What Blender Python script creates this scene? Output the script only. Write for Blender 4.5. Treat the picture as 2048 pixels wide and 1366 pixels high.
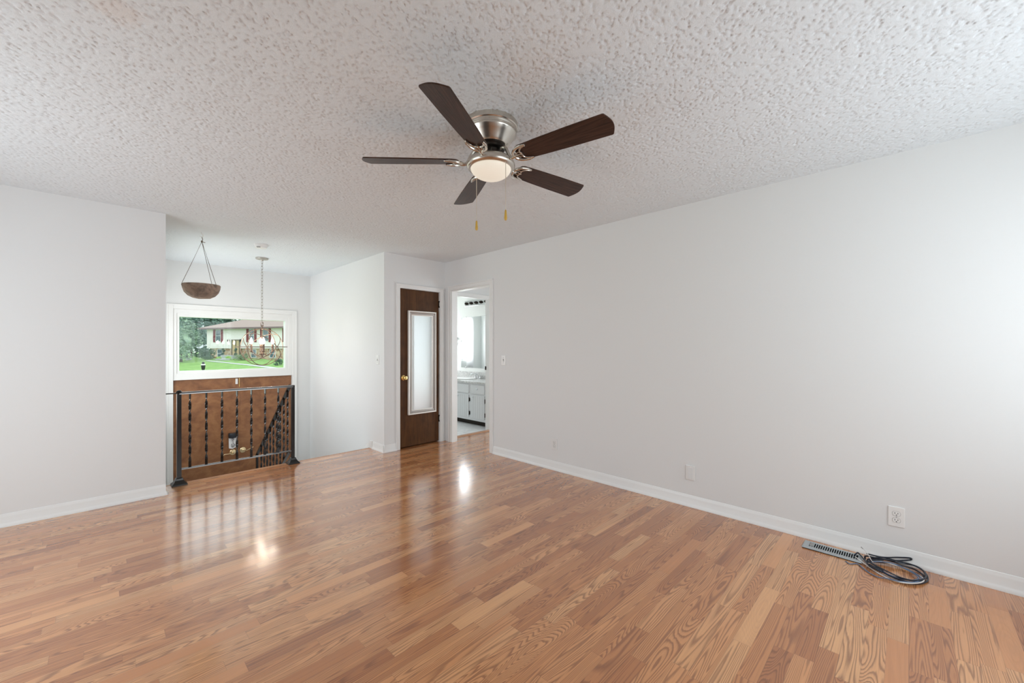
import bpy, bmesh, math, random
import numpy as np
from mathutils import Vector, Matrix

for o in list(bpy.data.objects):
    bpy.data.objects.remove(o)
random.seed(7)
PI = math.pi
SC = bpy.context.scene
COL = SC.collection

# ------------------------------------------------------------------ camera
cam_d = bpy.data.cameras.new('camera')
cam = bpy.data.objects.new('camera', cam_d)
COL.objects.link(cam)
cam.location = (0, 0, 1.28)
cam.rotation_euler = (PI / 2, 0, -math.atan2(0.7145, 0.6997))
cam_d.sensor_width = 36
cam_d.lens = 811 / 2048 * 36
cam_d.shift_y = 11.5 / 2048
cam_d.clip_start = 0.02
cam_d.clip_end = 500
SC.camera = cam

# ------------------------------------------------------------------ world, lights, exposure
SC.view_settings.view_transform = 'Standard'
SC.view_settings.look = 'None'
SC.view_settings.exposure = 0.07
SC.view_settings.gamma = 1.0
SC.view_settings.use_curve_mapping = False
SC.cycles.use_denoising = True
SC.cycles.max_bounces = 10
SC.cycles.diffuse_bounces = 6
SC.cycles.sample_clamp_indirect = 6

world = bpy.data.worlds.new('overcast_sky')
SC.world = world
world.use_nodes = True
bgn = world.node_tree.nodes['Background']
bgn.inputs[0].default_value = (0.90, 0.96, 1.0, 1)
bgn.inputs[1].default_value = 1.9


def area(name, loc, rot, sx, sy, power, color):
    d = bpy.data.lights.new(name, 'AREA')
    d.shape = 'RECTANGLE'
    d.size, d.size_y, d.energy, d.color = sx, sy, power, color
    o = bpy.data.objects.new(name, d)
    COL.objects.link(o)
    o.location, o.rotation_euler = loc, rot
    return o


DAY = (0.845, 0.945, 1.0)
# daylight at the room and bathroom windows, added fill in hall and stairwell (all outside their panes, facing in)
area('daylight_back_window', (2.05, -1.22, 1.45), (PI / 2, 0, 0), 1.8, 1.25, 23, DAY)
area('daylight_side_window', (-1.55, 2.95, 1.15), (PI / 2, 0, -PI / 2), 1.9, 2.0, 22, DAY)
area('added_hall_light', (4.95, 2.85, 1.12), (PI / 2, 0, PI / 2), 0.9, 1.85, 14, DAY)  # added light, brightens the hall reflected in the closet door mirror
area('added_stair_light', (0.27, 6.0, 1.15), (PI / 2, 0, -PI / 2), 1.3, 1.3, 18, (0.95, 0.975, 1.0))  # added light, softly brightens the entry and stair walls
area('daylight_bath_window', (4.1, 7.22, 1.45), (PI / 2, 0, PI), 0.74, 1.0, 31, (0.95, 0.975, 1.0))

# ------------------------------------------------------------------ material helpers


class NT:
    def __init__(self, name):
        self.m = bpy.data.materials.new(name)
        self.m.use_nodes = True
        self.t = self.m.node_tree
        self.b = self.t.nodes['Principled BSDF']
        self.out = self.t.nodes['Material Output']

    def n(self, typ, props=None, **ins):
        nd = self.t.nodes.new(typ)
        for k, v in (props or {}).items():
            setattr(nd, k, v)
        for k, v in ins.items():
            key = int(k[1:]) if k[0] == 'i' and k[1:].isdigit() else k.replace('_', ' ')
            self.set(nd.inputs[key], v)
        return nd

    def set(self, sock, v):
        if isinstance(v, bpy.types.NodeSocket):
            self.t.links.new(v, sock)
        else:
            sock.default_value = v

    def math(self, op, a, b=0.0, c=None):
        nd = self.n('ShaderNodeMath', {'operation': op}, i0=a, i1=b)
        if c is not None:
            self.set(nd.inputs[2], c)
        return nd.outputs[0]

    def mix(self, f, a, b, blend='MIX'):
        nd = self.t.nodes.new('ShaderNodeMix')
        nd.data_type = 'RGBA'
        nd.blend_type = blend
        self.set(nd.inputs[0], f)
        self.set(nd.inputs[6], a)
        self.set(nd.inputs[7], b)
        return nd.outputs[2]

    def coord(self, kind='Object'):
        return self.n('ShaderNodeTexCoord').outputs[kind]

    def mapping(self, vec, scale=(1, 1, 1), loc=(0, 0, 0)):
        return self.n('ShaderNodeMapping', Vector=vec, Scale=scale, Location=loc).outputs[0]

    def noise(self, vec, scale, detail=2.0, rough=0.5, dist=0.0):
        return self.n('ShaderNodeTexNoise', Vector=vec, Scale=scale, Detail=detail, Roughness=rough, Distortion=dist).outputs[0]

    def ramp(self, f, stops):
        nd = self.n('ShaderNodeValToRGB', Fac=f)
        e = nd.color_ramp.elements
        while len(e) < len(stops):
            e.new(0.5)
        for el, (p, c) in zip(e, stops):
            el.position = p
            el.color = c if len(c) == 4 else (*c, 1)
        return nd.outputs[0]

    def bump(self, h, strength=0.3, dist=0.002):
        self.set(self.b.inputs['Normal'], self.n('ShaderNodeBump', Height=h, Strength=strength, Distance=dist).outputs[0])


def c4(c):
    return (c[0], c[1], c[2], 1)


def paint(name, c, rough=0.6, var=0.03, bump=0.05, metal=0.0, spec=0.5, scale=30):
    k = NT(name)
    v = k.noise(k.coord(), scale, 3)
    col = k.mix(v, c4([x * (1 - var) for x in c]), c4([min(1, x * (1 + var)) for x in c]))
    k.set(k.b.inputs['Base Color'], col)
    k.b.inputs['Roughness'].default_value = rough
    k.b.inputs['Metallic'].default_value = metal
    k.b.inputs['Specular IOR Level'].default_value = spec
    if bump:
        k.bump(k.noise(k.coord(), scale * 8, 2), bump, 0.001)
    return k.m


def glow(name, c, strength):
    k = NT(name)
    k.b.inputs['Base Color'].default_value = c4(c)
    k.b.inputs['Emission Color'].default_value = c4(c)
    k.b.inputs['Emission Strength'].default_value = strength
    return k.m


def glass_mat(name, tint=(1, 1, 1), rough=0.0):
    k = NT(name)
    tr = k.n('ShaderNodeBsdfTransparent', Color=c4(tint))
    gl = k.n('ShaderNodeBsdfGlossy', Color=(1, 1, 1, 1), Roughness=rough)
    fr = k.n('ShaderNodeFresnel', IOR=1.22)
    mx = k.n('ShaderNodeMixShader', i0=fr.outputs[0], i1=tr.outputs[0], i2=gl.outputs[0])
    k.t.links.new(mx.outputs[0], k.out.inputs[0])
    return k.m


def floor_mat():
    k = NT('oak_strip_laminate')
    xyz = k.n('ShaderNodeSeparateXYZ', Vector=k.coord())
    x, y = xyz.outputs[0], xyz.outputs[1]
    W = 0.069
    yr = k.math('DIVIDE', y, W)
    row = k.math('FLOOR', yr)
    fr = k.math('FRACT', yr)
    r1 = k.n('ShaderNodeTexWhiteNoise', {'noise_dimensions': '1D'}, W=row).outputs[0]
    L = k.math('MULTIPLY_ADD', r1, 0.22, 0.42)
    xs = k.math('ADD', k.math('DIVIDE', x, L), k.math('MULTIPLY', r1, 37.0))
    colm = k.math('FLOOR', xs)
    fx = k.math('FRACT', xs)
    cell = k.n('ShaderNodeCombineXYZ', X=row, Y=colm).outputs[0]
    wn = k.n('ShaderNodeTexWhiteNoise', {'noise_dimensions': '2D'}, Vector=cell)
    idc = k.n('ShaderNodeSeparateColor', Color=wn.outputs[1])
    ir, ig, ib = idc.outputs[0], idc.outputs[1], idc.outputs[2]
    # cathedral grain: contour lines of a stretched noise, different in every strip
    fxs = k.math('MULTIPLY_ADD', k.math('MULTIPLY', wn.outputs[0], wn.outputs[0]), 1.5, 0.35)
    gv = k.n('ShaderNodeCombineXYZ', X=k.math('ADD', k.math('MULTIPLY', x, fxs), k.math('MULTIPLY', ir, 90.0)),
             Y=k.math('MULTIPLY_ADD', y, k.math('MULTIPLY_ADD', ib, 7.0, 8.0), k.math('MULTIPLY', ig, 50.0)),
             Z=k.math('MULTIPLY', ib, 40.0)).outputs[0]
    n1 = k.noise(gv, 1.0, 1.2, 0.40, 0.1)
    fine = k.noise(k.mapping(k.coord(), (10, 170, 1)), 1.0, 2.0)
    ph = k.math('MULTIPLY_ADD', fine, 0.38, k.math('MULTIPLY', n1, 32.0))
    saw = k.math('FRACT', ph)
    lines = k.ramp(saw, [(0.0, (0, 0, 0)), (0.42, (0.10, 0.10, 0.10)), (0.76, (1, 1, 1)), (0.88, (0.8, 0.8, 0.8)), (1.0, (0.05, 0.05, 0.05))])
    lines = k.n('ShaderNodeSeparateColor', Color=lines).outputs[0]
    # fine straight grain and pores
    st = k.noise(k.n('ShaderNodeCombineXYZ', X=k.math('MULTIPLY_ADD', x, 3.0, k.math('MULTIPLY', ig, 30.0)),
                     Y=k.math('MULTIPLY', y, 190.0), Z=k.math('MULTIPLY', ir, 9.0)).outputs[0], 1.0, 3.0, 0.6)
    amp = k.math('MULTIPLY', k.math('GREATER_THAN', ib, 0.12), k.math('MULTIPLY_ADD', ir, 0.28, 0.72))
    amp = k.math('ADD', amp, 0.12)
    tone = k.ramp(ig, [(0.0, (0.50, 0.184, 0.064)), (0.3, (0.67, 0.278, 0.103)), (0.7, (0.81, 0.372, 0.148)), (1.0, (0.88, 0.462, 0.205))])
    dark = k.mix(0.70, tone, (0.18, 0.055, 0.018, 1))
    c = k.mix(k.math('MULTIPLY', lines, amp), tone, dark)
    c = k.mix(k.math('MULTIPLY', k.math('SUBTRACT', 1.0, st), 0.8), c, k.mix(0.5, c, (0.17, 0.06, 0.027, 1)))
    # joints: faint between strips, darker on the plank edges (every third strip)
    seam = k.math('LESS_THAN', k.math('MINIMUM', fr, k.math('SUBTRACT', 1.0, fr)), 0.012)
    third = k.math('LESS_THAN', k.math('FRACT', k.math('DIVIDE', yr, 3.0)), 0.008)
    endj = k.math('LESS_THAN', fx, 0.004)
    sj = k.math('MAXIMUM', k.math('MULTIPLY', k.math('MAXIMUM', seam, endj), 0.25), k.math('MULTIPLY', third, 0.5))
    c = k.mix(sj, c, (0.10, 0.04, 0.02, 1))
    k.set(k.b.inputs['Base Color'], c)
    rg = k.math('MULTIPLY_ADD', k.noise(k.coord(), 3.0, 3), 0.08, 0.15)
    k.set(k.b.inputs['Roughness'], rg)
    k.b.inputs['Specular IOR Level'].default_value = 0.35
    k.b.inputs['Coat Weight'].default_value = 0.85
    k.b.inputs['Coat IOR'].default_value = 1.65
    k.b.inputs['Coat Roughness'].default_value = 0.14
    k.bump(k.math('SUBTRACT', k.math('MULTIPLY', k.noise(k.coord(), 2.2, 1), 0.5), k.math('MULTIPLY', third, 0.02)), 0.25, 0.01)
    return k.m


def slab_wood(name, a, b, c, rough=0.35, stretch=(6, 6, 1.2), blotch=0.5):
    k = NT(name)
    co = k.coord()
    n1 = k.noise(k.mapping(co, stretch), 3.0, 4, 0.6, 0.6)
    n2 = k.noise(co, 5.0, 4, 0.6, 1.0)
    n3 = k.noise(k.mapping(co, (stretch[0] * 9, stretch[1] * 9, stretch[2] * 3)), 3.0, 3)
    f = k.math('ADD', k.math('MULTIPLY', n1, 1 - blotch), k.math('MULTIPLY', n2, blotch))
    col = k.ramp(f, [(0.30, a), (0.5, b), (0.72, c)])
    col = k.mix(k.math('MULTIPLY', n3, 0.35), col, c4(a))
    k.set(k.b.inputs['Base Color'], col)
    k.b.inputs['Roughness'].default_value = rough
    return k.m


def stone_mat():
    k = NT('field_stone')
    co = k.coord()
    v = k.n('ShaderNodeTexVoronoi', Vector=co, Scale=3.4)
    col = k.ramp(k.n('ShaderNodeSeparateColor', Color=v.outputs['Color']).outputs[0],
                 [(0.0, (0.28, 0.15, 0.09)), (0.4, (0.50, 0.34, 0.22)), (0.7, (0.62, 0.48, 0.34)), (1.0, (0.36, 0.30, 0.27))])
    e = k.n('ShaderNodeTexVoronoi', {'feature': 'DISTANCE_TO_EDGE'}, Vector=co, Scale=3.4)
    col = k.mix(k.math('LESS_THAN', e.outputs[0], 0.035), col, (0.55, 0.50, 0.45, 1))
    k.set(k.b.inputs['Base Color'], col)
    k.b.inputs['Roughness'].default_value = 0.9
    return k.m


def marble_mat(name, base, vein, scale=18, rough=0.25):
    k = NT(name)
    n = k.noise(k.coord(), scale, 6, 0.65, 1.5)
    k.set(k.b.inputs['Base Color'], k.ramp(n, [(0.36, vein), (0.55, base)]))
    k.b.inputs['Roughness'].default_value = rough
    return k.m


def leaf_mat(name, lo, hi):
    k = NT(name)
    n = k.noise(k.coord(), 2.6, 3)
    r = k.n('ShaderNodeObjectInfo').outputs['Random']
    col = k.ramp(n, [(0.3, lo), (0.7, hi)])
    k.set(k.b.inputs['Base Color'], col)
    k.b.inputs['Roughness'].default_value = 0.7
    return k.m


M = {}
M['wall'] = paint('white_wall_paint', (0.79, 0.795, 0.795), 0.75, 0.006, 0.03, scale=60)
M['bathwall'] = paint('pale_green_bath_paint', (0.82, 0.84, 0.82), 0.6, 0.006, 0.02)
M['trim'] = paint('white_trim_enamel', (0.84, 0.84, 0.83), 0.32, 0.006, 0.0)
M['plastic'] = paint('white_plastic', (0.86, 0.86, 0.85), 0.3, 0.004, 0.0)
M['greyplastic'] = paint('painted_over_plastic', (0.80, 0.795, 0.785), 0.4, 0.004, 0.0)
M['floor'] = floor_mat()
M['nose'] = slab_wood('oak_nosing', (0.38, 0.18, 0.09), (0.50, 0.26, 0.14), (0.56, 0.31, 0.18), 0.22, (1.2, 14, 14), 0.1)
M['frontdoor'] = slab_wood('front_door_birch', (0.16, 0.062, 0.026), (0.30, 0.130, 0.054), (0.46, 0.22, 0.092), 0.30, (2.5, 2.5, 5.0), 0.62)
M['closetdoor'] = slab_wood('closet_door_lauan', (0.045, 0.018, 0.007), (0.095, 0.039, 0.013), (0.155, 0.066, 0.022), 0.38, (9, 9, 0.8), 0.35)
M['closetdoor'].node_tree.nodes['Principled BSDF'].inputs['Specular IOR Level'].default_value = 0.22
k = NT('walnut_blade')
bx_ = k.n('ShaderNodeSeparateXYZ', Vector=k.coord())
th_ = k.math('ARCTAN2', bx_.outputs[1], bx_.outputs[0])
rr_ = k.n('ShaderNodeVectorMath', {'operation': 'LENGTH'}, i0=k.coord()).outputs['Value']
gn_ = k.noise(k.n('ShaderNodeCombineXYZ', X=k.math('MULTIPLY', rr_, 7.0), Y=k.math('MULTIPLY', th_, 70.0)).outputs[0], 1.0, 4, 0.6, 0.4)
k.set(k.b.inputs['Base Color'], k.ramp(gn_, [(0.30, (0.020, 0.009, 0.006)), (0.5, (0.048, 0.021, 0.013)), (0.72, (0.085, 0.040, 0.025))]))
k.b.inputs['Roughness'].default_value = 0.38
M['blade'] = k.m
M['blade'].node_tree.nodes['Principled BSDF'].inputs['Specular IOR Level'].default_value = 0.28
M['nickel'] = paint('brushed_nickel', (0.66, 0.62, 0.56), 0.26, 0.05, 0.0, 1.0)
M['chrome'] = paint('chrome', (0.75, 0.76, 0.77), 0.12, 0.02, 0.0, 1.0)
M['darkmetal'] = paint('dark_motor_metal', (0.05, 0.045, 0.04), 0.4, 0.05, 0.0, 1.0)
M['brass'] = paint('polished_brass', (0.86, 0.62, 0.24), 0.2, 0.04, 0.0, 1.0)
M['palebrass'] = paint('pale_brass', (0.84, 0.68, 0.42), 0.25, 0.04, 0.0, 1.0)
M['fob'] = paint('golden_wood_fob', (0.62, 0.38, 0.06), 0.3, 0.05, 0.0)
M['chainwhite'] = paint('bead_chain', (0.75, 0.70, 0.6), 0.35, 0.02, 0.0, 0.6)
M['iron'] = paint('black_wrought_iron', (0.008, 0.0065, 0.006), 0.22, 0.1, 0.0, 0.0, 0.5)
M['ironcap'] = paint('glossy_black_rail_cap', (0.008, 0.0065, 0.006), 0.14, 0.1, 0.0, 0.0, 1.0)
ci = M['ironcap'].node_tree.nodes['Principled BSDF'].inputs
ci['Coat Weight'].default_value = 1.0
ci['Coat IOR'].default_value = 2.3
ci['Coat Roughness'].default_value = 0.12
M['hinge'] = paint('dark_bronze_hinge', (0.03, 0.022, 0.016), 0.4, 0.05, 0.0, 0.7)
M['copper'] = paint('weathered_copper_iron', (0.235, 0.165, 0.125), 0.45, 0.15, 0.0, 0.6)
M['canopygrey'] = paint('weathered_grey_metal', (0.50, 0.47, 0.43), 0.45, 0.1, 0.0, 0.5)
M['bulb'] = glow('lit_filament_bulb', (1.0, 0.88, 0.72), 80)
M['bowlglow'] = glow('frosted_glass_lit', (0.93, 0.84, 0.70), 0.50)
M['bowlglow'].node_tree.nodes['Principled BSDF'].inputs['Base Color'].default_value = (0.58, 0.53, 0.46, 1)
M['mirror'] = paint('mirror_silver', (0.90, 0.93, 0.95), 0.02, 0.0, 0.0, 1.0)
M['clayish'] = marble_mat('bark_bowl', (0.37, 0.27, 0.21), (0.17, 0.13, 0.105), 9, 0.8)
M['cord'] = paint('jute_cord', (0.16, 0.11, 0.075), 0.9, 0.2, 0.0)
M['steel'] = paint('galvanised_register', (0.50, 0.54, 0.56), 0.42, 0.12, 0.0, 0.55)
M['registershade'] = paint('register_shade_black', (0.012, 0.013, 0.015), 0.9, 0.0, 0.0)  # near-black colour standing in for shade inside the register
M['cableblack'] = paint('black_cable', (0.012, 0.017, 0.03), 0.3, 0.1, 0.0)
M['cablewhite'] = paint('white_cable', (0.74, 0.72, 0.70), 0.35, 0.05, 0.0)
M['cableblue'] = paint('grey_blue_cable', (0.13, 0.19, 0.30), 0.22, 0.1, 0.0)
M['slot'] = paint('dark_slot', (0.03, 0.03, 0.03), 0.8, 0.0, 0.0)
M['gap'] = paint('grey_seam', (0.38, 0.37, 0.36), 0.8, 0.0, 0.0)
M['framegrey'] = paint('pewter_mirror_frame', (0.42, 0.385, 0.36), 0.3, 0.08, 0.0, 0.5)
M['framelight'] = paint('champagne_frame_edge', (0.80, 0.76, 0.71), 0.3, 0.04, 0.0, 0.2)
M['tile'] = marble_mat('white_marble_tile', (0.84, 0.85, 0.85), (0.70, 0.72, 0.73), 7, 0.2)
M['counter'] = marble_mat('grey_marble_laminate', (0.74, 0.74, 0.73), (0.42, 0.42, 0.41), 40, 0.25)
M['cabinet'] = paint('white_cabinet_paint', (0.78, 0.79, 0.80), 0.4, 0.01, 0.02)
M['pane'] = glass_mat('window_glass', (0.97, 1.0, 0.985))
M['siding'] = paint('pale_cream_siding', (0.90, 0.845, 0.84), 0.8, 0.03, 0.1, scale=4)
M['roof'] = paint('brown_grey_shingles', (0.34, 0.265, 0.235), 0.9, 0.12, 0.3, scale=6)
M['fascia'] = paint('dark_fascia', (0.20, 0.14, 0.15), 0.8, 0.05, 0.0)
M['shutter'] = paint('maroon_shutter', (0.22, 0.035, 0.045), 0.6, 0.1, 0.0)
M['winframe'] = paint('white_window_frame', (0.78, 0.80, 0.80), 0.5, 0.0, 0.0)
M['darkglass'] = paint('dark_house_glass', (0.10, 0.15, 0.18), 0.08, 0.3, 0.0, spec=0.8, scale=1.5)
M['tandoor'] = paint('tan_house_door', (0.60, 0.46, 0.27), 0.6, 0.05, 0.0)
M['doorframe'] = paint('olive_brown_frame', (0.20, 0.18, 0.13), 0.7, 0.05, 0.0)
M['stone'] = stone_mat()
M['grass'] = NT('lawn_grass').m
M['pathgrey'] = paint('grey_path', (0.52, 0.53, 0.53), 0.9, 0.1, 0.1, scale=3)
M['leafA'] = leaf_mat('leaf_blue_green', (0.09, 0.17, 0.13), (0.38, 0.50, 0.36))
M['leafB'] = leaf_mat('leaf_dark_conifer', (0.06, 0.125, 0.11), (0.16, 0.28, 0.22))
M['leafC'] = leaf_mat('leaf_bush', (0.05, 0.10, 0.07), (0.15, 0.26, 0.17))
M['leafL'] = leaf_mat('leaf_lime', (0.25, 0.50, 0.05), (0.45, 0.72, 0.12))
M['leafG'] = leaf_mat('leaf_grey_green', (0.13, 0.20, 0.11), (0.42, 0.48, 0.34))
M['bark'] = paint('tree_bark', (0.10, 0.075, 0.06), 0.9, 0.2, 0.2)
M['dish'] = paint('grey_dish', (0.55, 0.58, 0.62), 0.4, 0.03, 0.0)
M['black'] = paint('black_enamel', (0.02, 0.022, 0.028), 0.35, 0.05, 0.0)
M['planter'] = paint('stone_planter', (0.46, 0.47, 0.48), 0.9, 0.15, 0.1, scale=6)
k = NT('sheer_curtain')
dfs = k.n('ShaderNodeBsdfDiffuse', Color=(0.86, 0.86, 0.86, 1))
trl = k.n('ShaderNodeBsdfTranslucent', Color=(0.86, 0.86, 0.86, 1))
mxs = k.n('ShaderNodeMixShader', i0=0.6, i1=dfs.outputs[0], i2=trl.outputs[0])
k.t.links.new(mxs.outputs[0], k.out.inputs[0])
M['sheer'] = k.m
M['ink'] = paint('black_ink', (0.04, 0.035, 0.045), 0.6, 0.0, 0.0)
M['paper'] = paint('white_card', (0.84, 0.82, 0.82), 0.6, 0.01, 0.0)

g = M['grass'].node_tree
k = NT.__new__(NT)
k.m, k.t, k.b = M['grass'], g, g.nodes['Principled BSDF']
gn = k.noise(k.mapping(k.coord(), (1, 1, 1)), 1.3, 5, 0.7)
k.set(k.b.inputs['Base Color'], k.ramp(gn, [(0.3, (0.15, 0.30, 0.07)), (0.7, (0.29, 0.47, 0.15))]))
k.b.inputs['Roughness'].default_value = 0.95

# popcorn ceiling
k = NT('popcorn_ceiling')
nz = k.noise(k.coord(), 190, 2, 0.6)
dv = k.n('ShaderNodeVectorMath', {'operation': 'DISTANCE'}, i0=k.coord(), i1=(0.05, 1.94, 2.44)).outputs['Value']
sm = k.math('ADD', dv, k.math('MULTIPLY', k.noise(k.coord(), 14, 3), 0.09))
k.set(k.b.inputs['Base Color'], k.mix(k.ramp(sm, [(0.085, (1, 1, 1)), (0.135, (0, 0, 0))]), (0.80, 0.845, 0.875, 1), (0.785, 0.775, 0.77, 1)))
k.b.inputs['Roughness'].default_value = 0.95
k.b.inputs['Specular IOR Level'].default_value = 0.1
k.bump(nz, 0.35, 0.003)
M['popcorn'] = k.m

# ------------------------------------------------------------------ mesh helpers


def bm_new():
    return bmesh.new()


def box(bm, x0, x1, y0, y1, z0, z1):
    v = [bm.verts.new(p) for p in ((x0, y0, z0), (x1, y0, z0), (x1, y1, z0), (x0, y1, z0),
                                   (x0, y0, z1), (x1, y0, z1), (x1, y1, z1), (x0, y1, z1))]
    for f in ((3, 2, 1, 0), (4, 5, 6, 7), (0, 1, 5, 4), (1, 2, 6, 5), (2, 3, 7, 6), (3, 0, 4, 7)):
        bm.faces.new([v[i] for i in f])


def frame_basis(d):
    d = Vector(d).normalized()
    up = Vector((0, 0, 1)) if abs(d.z) < 0.95 else Vector((1, 0, 0))
    a = d.cross(up).normalized()
    return a, a.cross(d).normalized()


def tube(bm, pts, r, n=8, closed=False, rs=None):
    pts = [Vector(p) for p in pts]
    m = len(pts)
    rings = []
    pa = None
    for i, p in enumerate(pts):
        if closed:
            d = pts[(i + 1) % m] - pts[i - 1]
        else:
            d = pts[min(i + 1, m - 1)] - pts[max(i - 1, 0)]
        d.normalize()
        if pa is None:
            a, b = frame_basis(d)
        else:
            a = pa - d * pa.dot(d)
            a = a.normalized() if a.length > 1e-6 else frame_basis(d)[0]
            b = d.cross(a)
        pa = a
        rr = rs[i] if rs else r
        rings.append([bm.verts.new(p + (a * math.cos(t) + b * math.sin(t)) * rr) for t in (2 * PI * j / n for j in range(n))])
    for i in range(m if closed else m - 1):
        A, B = rings[i], rings[(i + 1) % m]
        for j in range(n):
            bm.faces.new((A[j], A[(j + 1) % n], B[(j + 1) % n], B[j]))
    if not closed:
        bm.faces.new(rings[0][::-1])
        bm.faces.new(rings[-1])


def bar(bm, p0, p1, w, h):
    """rectangular bar from p0 to p1, w sideways, h across"""
    p0, p1 = Vector(p0), Vector(p1)
    a, b = frame_basis(p1 - p0)
    vs = []
    for p in (p0, p1):
        vs.append([bm.verts.new(p + a * sx * w / 2 + b * sy * h / 2) for sx, sy in ((-1, -1), (1, -1), (1, 1), (-1, 1))])
    A, B = vs
    for j in range(4):
        bm.faces.new((A[j], A[(j + 1) % 4], B[(j + 1) % 4], B[j]))
    bm.faces.new(A[::-1])
    bm.faces.new(B)


def lathe(bm, prof, c, n=32, axis='z', cap=True):
    rings = []
    for r, h in prof:
        ring = []
        for j in range(n):
            t = 2 * PI * j / n
            u, v = r * math.cos(t), r * math.sin(t)
            if axis == 'z':
                p = (c[0] + u, c[1] + v, c[2] + h)
            elif axis == 'y':
                p = (c[0] + u, c[1] + h, c[2] + v)
            else:
                p = (c[0] + h, c[1] + u, c[2] + v)
            ring.append(bm.verts.new(p))
        rings.append(ring)
    for A, B in zip(rings, rings[1:]):
        for j in range(n):
            bm.faces.new((A[j], A[(j + 1) % n], B[(j + 1) % n], B[j]))
    if cap:
        bm.faces.new(rings[0][::-1])
        bm.faces.new(rings[-1])


def prism(bm, poly, off):
    """closed polygon (list of 3D points) extruded by the vector off"""
    off = Vector(off)
    A = [bm.verts.new(p) for p in poly]
    B = [bm.verts.new(Vector(p) + off) for p in poly]
    n = len(A)
    bm.faces.new(A[::-1])
    bm.faces.new(B)
    for j in range(n):
        bm.faces.new((A[j], A[(j + 1) % n], B[(j + 1) % n], B[j]))


def world_loc(o):
    v = Vector((0, 0, 0))
    while o is not None:
        v += o.location
        o = o.parent
    return v


def obj(name, bm, mat, parent=None, smooth=False, bevel=0.0, origin=None):
    """bm in world coordinates -> ONE mesh object under parent"""
    bmesh.ops.recalc_face_normals(bm, faces=bm.faces)
    base = Vector(origin) if origin is not None else (world_loc(parent) if parent else Vector((0, 0, 0)))
    if base.length:
        bmesh.ops.translate(bm, verts=bm.verts, vec=-base)
    me = bpy.data.meshes.new(name)
    bm.to_mesh(me)
    bm.free()
    me.materials.append(M[mat] if isinstance(mat, str) else mat)
    o = bpy.data.objects.new(name, me)
    COL.objects.link(o)
    if parent:
        o.parent = parent
        o.location = base - world_loc(parent)
    else:
        o.location = base
    if smooth:
        for p in me.polygons:
            p.use_smooth = True
        md = o.modifiers.new('edges', 'EDGE_SPLIT')
        md.split_angle = math.radians(40)
    if bevel:
        md = o.modifiers.new('bevel', 'BEVEL')
        md.width = bevel
        md.segments = 2
        md.limit_method = 'ANGLE'
    return o


def tag(o, label=None, cat=None, group=None, kind=None):
    if label:
        o['label'] = label
    if cat:
        o['category'] = cat
    if group:
        o['group'] = group
    if kind:
        o['kind'] = kind
    return o


def thing(name, loc, label, cat, group=None):
    o = bpy.data.objects.new(name, None)
    COL.objects.link(o)
    o.location = loc
    o.empty_display_size = 0.05
    return tag(o, label, cat, group)


def struct(name, bm, mat, label, cat, parent=None, **kw):
    return tag(obj(name, bm, mat, parent, **kw), label, cat, None, 'structure')


# ------------------------------------------------------------------ floor and ceiling
CEIL = 2.44
XR = 3.334      # right wall
YL = 4.61       # left wall
YC = 4.55       # closet wall
XS = 2.43       # stair side wall
YE = 7.0        # entry wall
YN = 4.872      # seam between floor and nosing
LOW = -1.21     # entry landing

b = bm_new()
box(b, -1.42, 4.92, -1.12, 4.60, -0.2, 0)
box(b, 0.40, XS + 0.04, 4.60, YN, -0.2, 0)
box(b, XS + 0.05, 3.36, 4.60, YE, -0.2, 0)
struct('floor', b, 'floor', 'oak strip laminate floor running across the empty living room', 'floor')

b = bm_new()
box(b, 0.40, XS, YN + 0.004, 4.93, -0.032, 0.0)
struct('trim_1', b, 'nose', 'pale oak nosing along the stairwell edge of the floor', 'floor nosing', bevel=0.008)

# textured relief sheet over the room and the stairwell
x0, x1, y0, y1, st = -1.42, 3.40, -1.12, 7.05, 0.0060
nx, ny = int((x1 - x0) / st), int((y1 - y0) / st)
rng = np.random.default_rng(3)
gx, gy = np.meshgrid(np.linspace(x0, x1, nx), np.linspace(y0, y1, ny))
pit = (rng.random((ny, nx)) < 0.10).astype(float)
pit = np.maximum(pit, np.roll(pit, 1, 1) * (rng.random((ny, nx)) < 0.45))
pit = np.maximum(pit, np.roll(pit, 1, 0) * (rng.random((ny, nx)) < 0.35))
grain = rng.random((ny, nx))
z = CEIL - 0.003 - 0.0010 * grain + 0.0044 * pit * (0.4 + 0.6 * rng.random((ny, nx)))
jx = (rng.random((ny, nx)) - 0.5) * st * 0.6
jy = (rng.random((ny, nx)) - 0.5) * st * 0.6
co = np.stack([gx + jx, gy + jy, z], -1).reshape(-1, 3).astype(np.float32)
ii = (np.arange(ny - 1)[:, None] * nx + np.arange(nx - 1)[None, :]).reshape(-1)
quads = np.stack([ii, ii + nx, ii + nx + 1, ii + 1], -1).astype(np.int32)
me = bpy.data.meshes.new('ceiling')
me.vertices.add(len(co))
me.vertices.foreach_set('co', co.ravel())
me.loops.add(quads.size)
me.loops.foreach_set('vertex_index', quads.ravel())
me.polygons.add(len(quads))
me.polygons.foreach_set('loop_start', np.arange(0, quads.size, 4, dtype=np.int32))
me.update(calc_edges=True)
me.polygons.foreach_set('use_smooth', np.ones(len(quads), dtype=bool))
me.materials.append(M['popcorn'])
ceil_o = bpy.data.objects.new('ceiling', me)
COL.objects.link(ceil_o)
tag(ceil_o, 'white popcorn textured ceiling over the room and stairwell', 'ceiling', None, 'structure')

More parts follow.
